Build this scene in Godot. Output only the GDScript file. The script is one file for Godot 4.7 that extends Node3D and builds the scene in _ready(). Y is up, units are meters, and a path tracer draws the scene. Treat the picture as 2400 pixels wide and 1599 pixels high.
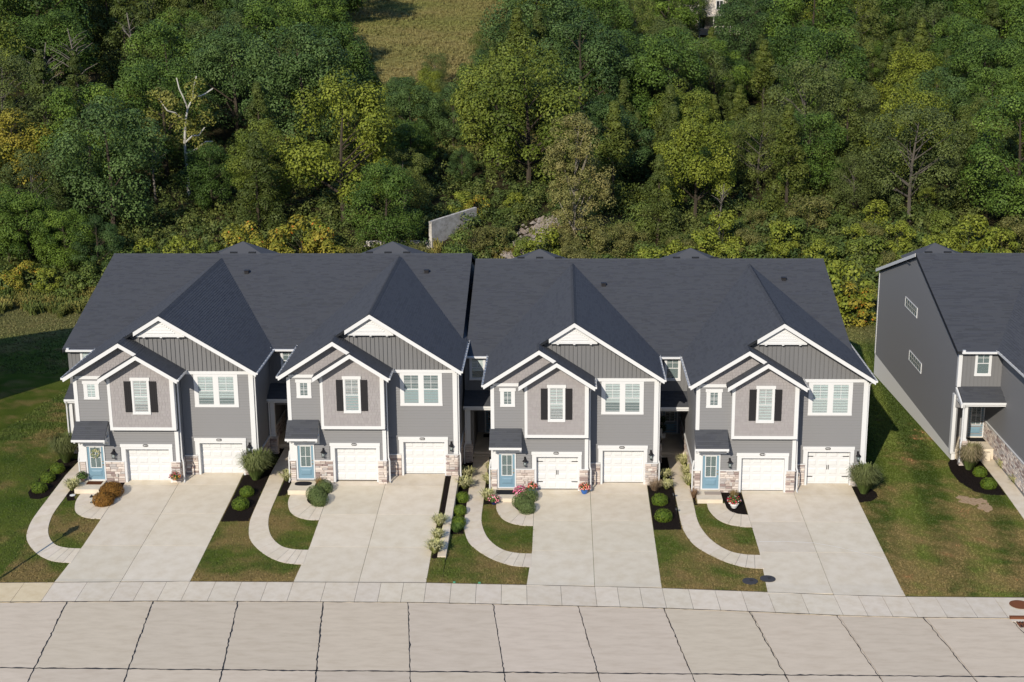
extends Node3D
# A row of grey gabled townhouses seen from above the street, with a wooded hillside behind.

class Mb:
	var v := PackedVector3Array()
	var n := PackedVector3Array()
	var c := PackedColorArray()
	var ix := PackedInt32Array()
	func quad(a: Vector3, b: Vector3, cc: Vector3, d: Vector3, col := Color.WHITE) -> void:
		var nn := (b - a).cross(d - a)
		if nn.length_squared() < 1e-14: nn = (cc - b).cross(d - b)
		nn = nn.normalized()
		var k := v.size()
		v.push_back(a); v.push_back(b); v.push_back(cc); v.push_back(d)
		for i in 4:
			n.push_back(nn); c.push_back(col)
		ix.push_back(k); ix.push_back(k + 2); ix.push_back(k + 1)
		ix.push_back(k); ix.push_back(k + 3); ix.push_back(k + 2)
	func tri(a: Vector3, b: Vector3, cc: Vector3, col := Color.WHITE) -> void:
		var nn := (b - a).cross(cc - a).normalized()
		var k := v.size()
		v.push_back(a); v.push_back(b); v.push_back(cc)
		for i in 3:
			n.push_back(nn); c.push_back(col)
		ix.push_back(k); ix.push_back(k + 2); ix.push_back(k + 1)
	func hexa(p: Array, col := Color.WHITE) -> void:   # 8 corners: bottom 0-3 and top 4-7, each counter-clockwise from above
		quad(p[4], p[5], p[6], p[7], col); quad(p[3], p[2], p[1], p[0], col)
		for i in 4:
			var j := (i + 1) % 4
			quad(p[i], p[j], p[j + 4], p[i + 4], col)
	func box(x0: float, x1: float, y0: float, y1: float, z0: float, z1: float, col := Color.WHITE) -> void:
		hexa([Vector3(x0, y0, z1), Vector3(x1, y0, z1), Vector3(x1, y0, z0), Vector3(x0, y0, z0), Vector3(x0, y1, z1), Vector3(x1, y1, z1), Vector3(x1, y1, z0), Vector3(x0, y1, z0)], col)
	func slab(pts: PackedVector2Array, ytop: Callable, thick: float, col := Color.WHITE) -> void:   # a flat-sided plate over the ground outline (x, z)
		var idx := Geometry2D.triangulate_polygon(pts)
		var cw := Geometry2D.is_polygon_clockwise(pts)
		for t in range(0, idx.size(), 3):
			var q: Array = []
			for k in 3:
				var p := pts[idx[t + k]]
				q.append(Vector3(p.x, ytop.call(p.x, p.y), p.y))
			if (q[1] - q[0]).cross(q[2] - q[0]).y > 0: tri(q[0], q[1], q[2], col)
			else: tri(q[0], q[2], q[1], col)
		for i in pts.size():
			var a := pts[i]; var b := pts[(i + 1) % pts.size()]
			if not cw:
				var s := a; a = b; b = s
			var ya: float = ytop.call(a.x, a.y); var yb: float = ytop.call(b.x, b.y)
			quad(Vector3(a.x, ya - thick, a.y), Vector3(b.x, yb - thick, b.y), Vector3(b.x, yb, b.y), Vector3(a.x, ya, a.y), col)
	func plate(pts: PackedVector2Array, ytop: Callable, thick: float, col := Color.WHITE) -> void:   # slab, cut where the ground bends
		for band in [[-90.0, -30.0], [-30.0, -6.0], [-6.0, -1.0], [-1.0, 1.5], [1.5, 12.0], [12.0, 90.0]]:
			var r := PackedVector2Array([Vector2(-500, band[0]), Vector2(500, band[0]), Vector2(500, band[1]), Vector2(-500, band[1])])
			for q in Geometry2D.intersect_polygons(pts, r):
				if q.size() > 2: slab(q, ytop, thick, col)
	func tube(a: Vector3, b: Vector3, ra: float, rb: float, sides := 6, col := Color.WHITE) -> void:
		var d := (b - a).normalized()
		var s := d.cross(Vector3(0.31, 0.2, 0.93)).normalized()
		var t := d.cross(s)
		for i in sides:
			var p := s * cos(TAU * i / sides) + t * sin(TAU * i / sides)
			var q := s * cos(TAU * (i + 1) / sides) + t * sin(TAU * (i + 1) / sides)
			quad(a + p * ra, a + q * ra, b + q * rb, b + p * rb, col)
	func lathe(o: Vector3, prof: Array, sides := 14, col := Color.WHITE) -> void:   # profile of (radius, height)
		for k in prof.size() - 1:
			for i in sides:
				var p := Vector3(cos(TAU * i / sides), 0, -sin(TAU * i / sides))
				var q := Vector3(cos(TAU * (i + 1) / sides), 0, -sin(TAU * (i + 1) / sides))
				var ya := Vector3(0, prof[k].y, 0); var yb := Vector3(0, prof[k + 1].y, 0)
				quad(o + p * prof[k].x + ya, o + q * prof[k].x + ya, o + q * prof[k + 1].x + yb, o + p * prof[k + 1].x + yb, col)
	func leaf(p: Vector3, up: Vector3, along: Vector3, l: float, w: float, col: Color) -> void:
		var t := along * l * 0.5
		var b := up.cross(along).normalized() * w * 0.5
		var k := v.size()
		v.push_back(p - t); v.push_back(p - b); v.push_back(p + t); v.push_back(p + b)
		for i in 4:
			n.push_back(up); c.push_back(col)
		ix.push_back(k); ix.push_back(k + 2); ix.push_back(k + 1)
		ix.push_back(k); ix.push_back(k + 3); ix.push_back(k + 2)
	func mesh() -> ArrayMesh:
		var a := []
		a.resize(Mesh.ARRAY_MAX)
		a[Mesh.ARRAY_VERTEX] = v; a[Mesh.ARRAY_NORMAL] = n; a[Mesh.ARRAY_COLOR] = c; a[Mesh.ARRAY_INDEX] = ix
		var m := ArrayMesh.new()
		m.add_surface_from_arrays(Mesh.PRIMITIVE_TRIANGLES, a)
		return m

var M := {}
var taken := {}
var rng := RandomNumberGenerator.new()
var patch := FastNoiseLite.new()
var fine := FastNoiseLite.new()

# ---------------------------------------------------------------- naming
func numbered(called: String) -> String:
	var k: int = taken.get(called, 0)
	taken[called] = k + 1
	return called if k == 0 else "%s_%03d" % [called, k]

func tag(o: Node, label: String, category: String, group := "", kind := "") -> Node:
	if label: o.set_meta("label", label)
	if category: o.set_meta("category", category)
	if group: o.set_meta("group", group)
	if kind: o.set_meta("kind", kind)
	return o

func thing(called: String, label: String, category: String, at := Vector3.ZERO, turn := 0.0, group := "") -> Node3D:
	var o := Node3D.new()
	o.name = numbered(called)
	add_child(o)
	o.position = at
	o.rotation.y = turn
	tag(o, label, category, group)
	return o

func part(called: String, mb: Mb, mat: Material, parent: Node = self) -> MeshInstance3D:
	var o := MeshInstance3D.new()
	o.mesh = mb.mesh()
	o.material_override = mat
	if parent == self:
		o.name = numbered(called)
		add_child(o)
	else:
		var cnt: Dictionary = parent.get_meta("_n", {})
		var k: int = cnt.get(called, 0)
		cnt[called] = k + 1
		parent.set_meta("_n", cnt)
		o.name = called if k == 0 else "%s_%03d" % [called, k]
		parent.add_child(o)
	return o

func stuff(o: Node) -> Node:
	o.set_meta("kind", "stuff"); return o

func struct(called: String, mb: Mb, mat: Material, parent: Node = self) -> MeshInstance3D:
	var o := part(called, mb, mat, parent)
	if parent == self: o.set_meta("kind", "structure")
	return o

func dup(o: Node3D, called: String, label: String, at: Vector3, turn: float, s := Vector3.ONE) -> Node3D:
	var r: Node3D = o.duplicate()
	r.name = numbered(called)
	add_child(r)
	r.position = at
	r.rotation = Vector3(0, turn, 0)
	r.scale = s
	if label: r.set_meta("label", label)
	return r

# ---------------------------------------------------------------- materials
func lin(r: float, g: float, b: float) -> Color: return Color(r, g, b).linear_to_srgb()

func noise_tex(freq: float, lo: Color, mid: Color, hi: Color, octaves := 5, sd := 1, size := 512, gain := 0.55) -> NoiseTexture2D:
	var f := FastNoiseLite.new()
	f.noise_type = FastNoiseLite.TYPE_SIMPLEX_SMOOTH
	f.seed = sd; f.frequency = freq; f.fractal_octaves = octaves; f.fractal_gain = gain
	var t := NoiseTexture2D.new()
	t.width = size; t.height = size; t.seamless = true; t.noise = f
	var g := Gradient.new()
	g.offsets = PackedFloat32Array([0.15, 0.5, 0.85]); g.colors = PackedColorArray([lo.linear_to_srgb(), mid.linear_to_srgb(), hi.linear_to_srgb()])
	t.color_ramp = g
	return t

func bump_tex(freq: float, sd := 3, strength := 4.0) -> NoiseTexture2D:
	var f := FastNoiseLite.new()
	f.seed = sd; f.frequency = freq; f.fractal_octaves = 5
	var t := NoiseTexture2D.new()
	t.width = 512; t.height = 512; t.seamless = true; t.noise = f; t.as_normal_map = true; t.bump_strength = strength
	return t

func mat(called: String, col: Color, rough := 0.8, spec := 0.4) -> StandardMaterial3D:
	var m := StandardMaterial3D.new()
	m.resource_name = called
	m.albedo_color = col.linear_to_srgb()
	m.roughness = rough; m.metallic_specular = spec
	m.vertex_color_use_as_albedo = true
	M[called] = m
	return m

func textured(m: StandardMaterial3D, t: Texture2D, metres: float, nrm: Texture2D = null, depth := 1.0) -> void:
	m.albedo_texture = t
	m.uv1_triplanar = true; m.uv1_world_triplanar = true
	m.uv1_scale = Vector3.ONE / metres
	if nrm:
		m.normal_enabled = true; m.normal_texture = nrm; m.normal_scale = depth

func materials() -> void:
	var W := Color.WHITE
	var grain := bump_tex(0.05, 5, 3.0)
	var concrete := noise_tex(0.006, Color(0.89, 0.86, 0.81), Color(0.95, 0.935, 0.91), Color(1.0, 0.995, 0.985), 6, 11, 1024, 0.62)
	var streetc := noise_tex(0.008, Color(0.88, 0.86, 0.83), Color(0.95, 0.94, 0.92), Color(1.0, 0.99, 0.975), 6, 17, 1024, 0.66)
	textured(mat("driveway", Color(0.68, 0.612, 0.5), 0.9, 0.25), concrete, 8.0)
	textured(mat("walk", Color(0.69, 0.615, 0.5), 0.9, 0.25), concrete, 5.0)
	textured(mat("street", Color(0.645, 0.55, 0.43), 0.92, 0.25), streetc, 9.0)
	textured(mat("old_concrete", Color(0.56, 0.54, 0.51), 0.95, 0.2), noise_tex(0.01, Color(0.5, 0.48, 0.45), Color(0.85, 0.83, 0.8), W, 6, 4, 512, 0.7), 4.0, grain, 0.5)
	M.street.uv1_scale = Vector3(1.0 / 16.0, 1.0 / 9.0, 1.0 / 4.5)
	mat("tar", Color(0.022, 0.022, 0.024), 0.6, 0.4)
	mat("joint", Color(0.09, 0.08, 0.07), 1.0, 0.1)
	var soil := noise_tex(0.02, Color(0.55, 0.5, 0.45), Color(0.9, 0.88, 0.85), W, 6, 8, 512, 0.75)
	textured(mat("mulch", Color(0.028, 0.023, 0.021), 1.0, 0.1), noise_tex(0.06, Color(0.35, 0.33, 0.3), Color(0.8, 0.75, 0.7), W, 4, 9, 512, 0.7), 1.6, bump_tex(0.09, 6, 8.0), 1.4)
	textured(mat("lawn", W, 1.0, 0.0), noise_tex(0.03, Color(0.6, 0.6, 0.55), Color(0.86, 0.86, 0.84), W, 6, 21, 512, 0.75), 2.2, bump_tex(0.08, 22, 6.0), 0.9)
	textured(mat("forest_floor", Color(0.045, 0.04, 0.022), 1.0, 0.05), soil, 3.5)
	textured(mat("meadow", W, 1.0, 0.05), noise_tex(0.02, Color(0.62, 0.6, 0.55), Color(0.85, 0.85, 0.82), W, 6, 33, 512, 0.75), 9.0, bump_tex(0.06, 23, 8.0), 1.0)
	textured(mat("bare_soil", Color(0.42, 0.3, 0.19), 1.0, 0.1), soil, 2.0)
	mat("siding", Color(0.202, 0.202, 0.206), 0.65, 0.35)
	mat("boards", Color(0.165, 0.165, 0.168), 0.7, 0.35)
	mat("shakes", Color(0.305, 0.288, 0.286), 0.8, 0.3)
	mat("trim", Color(0.63, 0.635, 0.635), 0.5, 0.4)
	mat("shingle", Color(0.071, 0.0745, 0.083), 0.92, 0.3)
	mat("roof_edge", Color(0.02, 0.022, 0.026), 0.9, 0.3)
	mat("stone", W, 0.95, 0.25)
	mat("mortar", Color(0.38, 0.345, 0.315), 1.0, 0.2)
	mat("blue_door", Color(0.165, 0.275, 0.35), 0.45, 0.45)
	mat("garage", Color(0.62, 0.625, 0.625), 0.45, 0.4)
	mat("black", Color(0.016, 0.015, 0.017), 0.5, 0.4)
	mat("interior", Color(0.02, 0.024, 0.025), 0.9, 0.2)
	mat("blind", Color(0.42, 0.48, 0.47), 0.8, 0.2)
	mat("curtain", Color(0.2, 0.27, 0.28), 0.9, 0.2)
	mat("shade", Color(0.42, 0.46, 0.45), 0.9, 0.2)
	mat("lace", Color(0.5, 0.56, 0.55), 0.9, 0.2)
	mat("plaque", Color(0.025, 0.02, 0.018), 0.6, 0.4)
	mat("brass", Color(0.3, 0.2, 0.08), 0.35, 0.5)
	mat("rust", Color(0.17, 0.065, 0.032), 0.95, 0.2)
	mat("dark_iron", Color(0.05, 0.05, 0.055), 0.8, 0.3)
	mat("foundation", Color(0.72, 0.71, 0.68), 0.95, 0.2)
	mat("blue_glaze", Color(0.03, 0.12, 0.4), 0.2, 0.5)
	mat("navy_glaze", Color(0.015, 0.02, 0.09), 0.25, 0.5)
	mat("white_pot", Color(0.72, 0.72, 0.7), 0.4, 0.5)
	mat("clay", Color(0.4, 0.25, 0.17), 0.9, 0.2)
	mat("coir", Color(0.1, 0.04, 0.02), 1.0, 0.1)
	mat("rubber", Color(0.02, 0.02, 0.022), 0.9, 0.2)
	mat("faded_mat", Color(0.36, 0.3, 0.25), 1.0, 0.1)
	mat("pale_blue", Color(0.4, 0.52, 0.52), 1.0, 0.1)
	mat("cushion", Color(0.35, 0.42, 0.3), 1.0, 0.1)
	mat("chair_white", Color(0.6, 0.6, 0.58), 0.8, 0.2)
	mat("wood", Color(0.05, 0.022, 0.012), 0.6, 0.3)
	mat("rock", Color(0.27, 0.235, 0.205), 1.0, 0.2)
	mat("cream", Color(0.66, 0.6, 0.52), 0.8, 0.3)
	mat("green_paint", Color(0.1, 0.35, 0.2), 0.6, 0.3)
	mat("soil_dark", Color(0.03, 0.022, 0.015), 1.0, 0.1)
	for nm in ["leaf", "blade", "petal"]:
		var lm := mat(nm, W, 0.62 if nm == "leaf" else 0.8, 0.35)
		lm.backlight_enabled = true
		lm.backlight = Color(0.22, 0.24, 0.12) if nm != "petal" else Color(0.3, 0.3, 0.3)
		lm.cull_mode = BaseMaterial3D.CULL_DISABLED
	for k in [["leaf_dim", Color(0.78, 0.82, 0.8)], ["leaf_warm", Color(1.12, 1.08, 0.85)], ["leaf_cool", Color(0.86, 0.95, 0.88)]]:
		var l2: StandardMaterial3D = M.leaf.duplicate()
		l2.resource_name = k[0]; l2.albedo_color = k[1].linear_to_srgb(); M[k[0]] = l2
	mat("bark", W, 0.95, 0.2)
	var g := mat("glass", Color(0.55, 0.62, 0.62), 0.04, 0.32)
	g.vertex_color_use_as_albedo = false
	g.albedo_color = Color(0.75, 0.85, 0.85, 0.12)
	g.transparency = BaseMaterial3D.TRANSPARENCY_ALPHA
	var dg := g.duplicate(); dg.resource_name = "dark_glass"; dg.metallic_specular = 0.1; M.dark_glass = dg
	var lg := g.duplicate(); lg.resource_name = "lamp_glass"; M.lamp_glass = lg

# ---------------------------------------------------------------- camera, sky, sun
const YAW := 0.03463446
const PITCH := -0.2605194
const ROLL := -0.00739514
const EYE := Vector3(24.22458, 30.57231, 81.70649)
var cam_basis: Basis

func view() -> void:
	var right := Vector3(cos(YAW), 0, -sin(YAW))
	var up := Vector3(sin(PITCH) * sin(YAW), cos(PITCH), sin(PITCH) * cos(YAW))
	var back := Vector3(cos(PITCH) * sin(YAW), -sin(PITCH), cos(PITCH) * cos(YAW))
	cam_basis = Basis(right * cos(ROLL) + up * sin(ROLL), up * cos(ROLL) - right * sin(ROLL), back)
	var cam := Camera3D.new()
	cam.name = "camera"
	cam.transform = Transform3D(cam_basis, EYE)
	cam.fov = rad_to_deg(2.0 * atan(799.5 / 3445.027))
	cam.near = 1.0; cam.far = 900.0
	add_child(cam)
	cam.current = true
	var we := WorldEnvironment.new()
	we.name = "world"
	var e := Environment.new()
	e.background_mode = Environment.BG_SKY
	var sm := ProceduralSkyMaterial.new()
	sm.sky_top_color = Color(0.36, 0.49, 0.68)
	sm.sky_horizon_color = Color(0.78, 0.8, 0.8)
	sm.sky_curve = 0.12
	sm.ground_bottom_color = Color(0.2, 0.2, 0.16); sm.ground_horizon_color = Color(0.5, 0.53, 0.52)
	sm.sun_angle_max = 1.0
	sm.sky_energy_multiplier = 1.0
	e.sky = Sky.new(); e.sky.sky_material = sm
	e.background_energy_multiplier = 1.2
	e.tonemap_mode = Environment.TONE_MAPPER_LINEAR
	e.tonemap_exposure = 1.1
	e.sdfgi_enabled = true; e.ssao_enabled = true; e.ssil_enabled = true
	we.environment = e
	add_child(we)
	var sun := DirectionalLight3D.new()
	sun.name = "sun"
	add_child(sun)
	sun.look_at_from_position(Vector3.ZERO, Vector3(0.355, -0.58, -1.0))
	sun.light_energy = 1.42
	sun.light_color = Color(1.0, 0.96, 0.895)
	sun.light_angular_distance = 0.5
	sun.shadow_enabled = true

func seen(p: Vector3) -> Vector2:   # where a point stands in the photograph, in 2400 x 1599 pixels
	var q := cam_basis.transposed() * (p - EYE)
	return Vector2(1200.0 + 3445.027 * q.x / -q.z, 799.5 - 3445.027 * q.y / -q.z)

# ---------------------------------------------------------------- the lie of the land
const STREET := -0.85
func house_level(x: float) -> float: return 0.08 if x < 18.1 else -0.42

func hill(z: float) -> float:
	var zs := [-400.0, -300.0, -205.0, -150.0, -100.0, -65.0, -52.0, -30.0]
	var ys := [40.0, 31.0, 21.0, 15.0, 7.5, 1.5, -1.6, -1.6]
	for i in 7:
		if z < zs[i + 1]:
			var t: float = clampf((z - zs[i]) / (zs[i + 1] - zs[i]), 0, 1)
			return lerpf(ys[i], ys[i + 1], t)
	return -1.6

func ground(x: float, z: float) -> float:
	if z >= 12.5: return STREET
	var h := house_level(x)
	if z >= -1.0: return lerpf(h, STREET, minf((z + 1.0) / 13.0, 1.0))
	if z >= -6.0: return h
	if z >= -30.0: return lerpf(h, -1.6, (-6.0 - z) / 24.0)
	return hill(z)

const OX := [-4.341, 8.2435, 20.1398, 32.0726]
const SX := [1.0647, 1.0135, 1.0101, 1.0385]
const OY := [0.0, 0.12, -0.374, -0.40]
const DL := [-1.72, 10.65, 22.68, 34.86]       # driveway left edges, seams, right edges
const DS := [1.5, 13.83, 25.95, 37.91]
const DR := [5.08, 17.3, 29.35, 41.46]
const WALK_L := [[-3.94, -6.6], [-3.93, -1.5], [-3.92, 2.0], [-3.9, 4.5], [-3.8, 5.74], [-3.48, 7.2], [-2.92, 8.28], [-2.12, 9.3], [-1.3, 9.95], [-0.67, 10.18], [-0.01, 10.25]]
const WALK_R := [[-2.98, -6.6], [-2.98, -1.5], [-2.97, 2.0], [-2.96, 3.9], [-2.84, 5.1], [-2.54, 6.4], [-2.08, 7.45], [-1.5, 8.2], [-0.9, 8.5], [-0.45, 8.58], [-0.01, 8.6]]
const RING_O := [[-2.2, 1.62], [-2.16, 2.68], [-1.82, 3.89], [-1.3, 4.57], [-0.62, 4.92], [-0.01, 4.96]]
const RING_I := [[-1.16, 1.62], [-1.12, 2.3], [-0.98, 2.68], [-0.72, 3.0], [-0.4, 3.2], [-0.01, 3.27]]

func back_of_walk(x: float) -> float:   # the street bends a little
	var xs := [-40.0, -4.7, 5.0, 17.0, 22.8, 29.4, 35.0, 38.0, 41.5, 47.0, 90.0]
	var zs := [13.6, 12.52, 12.2, 12.15, 12.34, 12.6, 13.02, 13.28, 13.42, 13.42, 13.4]
	for i in 10:
		if x < xs[i + 1]: return lerpf(zs[i], zs[i + 1], clampf((x - xs[i]) / (xs[i + 1] - xs[i]), 0, 1))
	return 13.4
func kerb(x: float) -> float: return back_of_walk(x) + 2.27

func lawn_color(x: float, z: float) -> Color:
	var dry := patch.get_noise_2d(x * 1.0, z * 1.0) * 0.9 + fine.get_noise_2d(x, z) * 0.5
	var c: Color
	var green := Color(0.112, 0.14, 0.028); var deep := Color(0.07, 0.104, 0.02); var tan := Color(0.27, 0.185, 0.08)
	if x < -5.0:
		c = deep.lerp(green, 0.5 + fine.get_noise_2d(x * 0.3, z * 0.3))
		var d := clampf(dry * 1.3 - 0.1 + (0.1 if z < -4 else -0.12), 0, 0.6)
		c = c.lerp(tan, d)
		c = c.lerp(Color(0.17, 0.155, 0.06), 0.8 * smoothstep(-34.0, -44.0, z + 5.0 * patch.get_noise_2d(x * 0.4, z)))
	elif x > 41.4:
		var stripe := smoothstep(0.2, 0.8, sin((x * 0.99 + z * 0.12) * 1.9) * 0.5 + 0.5)
		c = (deep * 0.85).lerp(green * 1.1, stripe)
		var d := clampf(dry * 1.1 + 0.1 * stripe + 0.04 + (z + 3.0) * 0.034, 0, 0.75)
		c = c.lerp(tan, d)
		if dry > 0.5 and fine.get_noise_2d(x * 2.5, z * 2.5) > 0.1: c = Color(0.34, 0.19, 0.085)
		c = c.lerp(Color(0.17, 0.155, 0.06), 0.8 * smoothstep(-34.0, -44.0, z + 5.0 * patch.get_noise_2d(x * 0.4, z)))
	else:
		c = deep.lerp(green, 0.6 + fine.get_noise_2d(x * 0.4, z * 0.4) * 0.6)
		var edge := 0.0
		if z > 11.2: edge = 0.25
		var d := clampf(dry * 1.1 + 0.3 + edge + (0.12 if x > 30 or x < 11 else 0.0), 0, 0.8)
		c = c.lerp(tan, d)
	return c

func in_poly(p: Vector2, arr: Array, dx: float) -> bool:
	var q := PackedVector2Array()
	for a in arr: q.append(Vector2(a[0] + dx, a[1]))
	return Geometry2D.is_point_in_polygon(p, q)

var keep_out: Array[PackedVector2Array] = []
func is_lawn(x: float, z: float) -> bool:
	if z > back_of_walk(x) - 0.03: return false
	for k in 4:
		if x > DL[k] - 0.03 and x < DR[k] + 0.03 and z > -2.0: return false
	var p := Vector2(x, z)
	for q in keep_out:
		if Geometry2D.is_point_in_polygon(p, q): return false
	return true

func poly(arr: Array, dx := 0.0) -> PackedVector2Array:
	var q := PackedVector2Array()
	for a in arr: q.append(Vector2(a[0] + dx, a[1]))
	return q

func smooth(arr: Array) -> Array:   # the same outline with points between, so that curves read as curves
	var out := []
	for i in arr.size() - 1:
		var a := Vector2(arr[i][0], arr[i][1]); var b := Vector2(arr[i + 1][0], arr[i + 1][1])
		var p := a if i == 0 else Vector2(arr[i - 1][0], arr[i - 1][1])
		var n := b if i + 2 >= arr.size() else Vector2(arr[i + 2][0], arr[i + 2][1])
		for k in 4:
			var q := a.cubic_interpolate(b, p, n, k / 4.0)
			out.append([q.x, q.y])
	out.append(arr[-1])
	return out

func grid_sheet(x0: float, x1: float, nx: int, z0: float, z1: float, nz: int, h: Callable, col: Callable) -> Mb:
	var m := Mb.new()
	for j in nz + 1:
		for i in nx + 1:
			var x := lerpf(x0, x1, float(i) / nx); var z := lerpf(z0, z1, float(j) / nz)
			m.v.push_back(Vector3(x, h.call(x, z), z)); m.c.push_back(col.call(x, z))
			var e := 0.3
			m.n.push_back(Vector3(h.call(x - e, z) - h.call(x + e, z), 2 * e, h.call(x, z - e) - h.call(x, z + e)).normalized())
	for j in nz:
		for i in nx:
			var a := j * (nx + 1) + i; var b := a + 1; var c := a + nx + 1; var d := c + 1
			m.ix.append_array([a, b, d, a, d, c])
	return m

func land() -> void:
	patch.seed = 5; patch.frequency = 0.22; patch.fractal_octaves = 4
	fine.seed = 9; fine.frequency = 0.9; fine.fractal_octaves = 4
	var hollow := func(x: float, z: float) -> float: return ground(x, z) - (0.15 if z > back_of_walk(x) else 0.0)
	struct("lawn", grid_sheet(-45, 18.09, 150, -56, 13.4, 150, hollow, lawn_color), M.lawn)
	struct("lawn", grid_sheet(18.11, 95, 170, -56, 13.4, 150, hollow, lawn_color), M.lawn)
	var hl := func(x: float, z: float) -> float: return hill(z) + 0.6 * fine.get_noise_2d(x * 0.06, z * 0.06) * clampf((-58.0 - z) * 0.1, 0, 1)
	struct("hillside", grid_sheet(-190, 260, 90, -400, -55.9, 100, hl, func(_x, _z): return Color.WHITE), M.forest_floor)
	var mead := func(x: float, z: float) -> Color:
		var d := patch.get_noise_2d(x * 0.18, z * 0.18) * 0.8 + fine.get_noise_2d(x * 0.12, z * 0.12) * 0.4
		return Color(0.22, 0.215, 0.07).lerp(Color(0.27, 0.215, 0.09), clampf(0.4 + d, 0, 1)).lerp(Color(0.09, 0.105, 0.03), clampf(-d, 0, 0.7))
	var mh := func(x: float, z: float) -> float: return hl.call(x, z) + 0.12
	struct("meadow", grid_sheet(-16, 34, 60, -310, -96, 180, mh, mead), M.meadow)
	var far := Mb.new()
	far.quad(Vector3(-250, -1.1, 300), Vector3(300, -1.1, 300), Vector3(300, -1.1, 31.5), Vector3(-250, -1.1, 31.5), Color(0.09, 0.1, 0.04))
	struct("field_across_the_street", far, M.lawn)
	var sm := Mb.new()
	for f in [[-190.0, -45.0], [95.0, 260.0]]:
		sm.quad(Vector3(f[0], -1.2, 36), Vector3(f[1], -1.2, 36), Vector3(f[1], -1.62, -56), Vector3(f[0], -1.62, -56), Color(0.06, 0.08, 0.025))
	struct("side_ground", sm, M.lawn)

# ---------------------------------------------------------------- street, pavement, drives, walks
func tone(amount := 0.05) -> Color:
	var k := 1.0 - rng.randf() * amount
	return Color(k, k * rng.randf_range(0.985, 1.0), k * rng.randf_range(0.965, 1.0))

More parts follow.
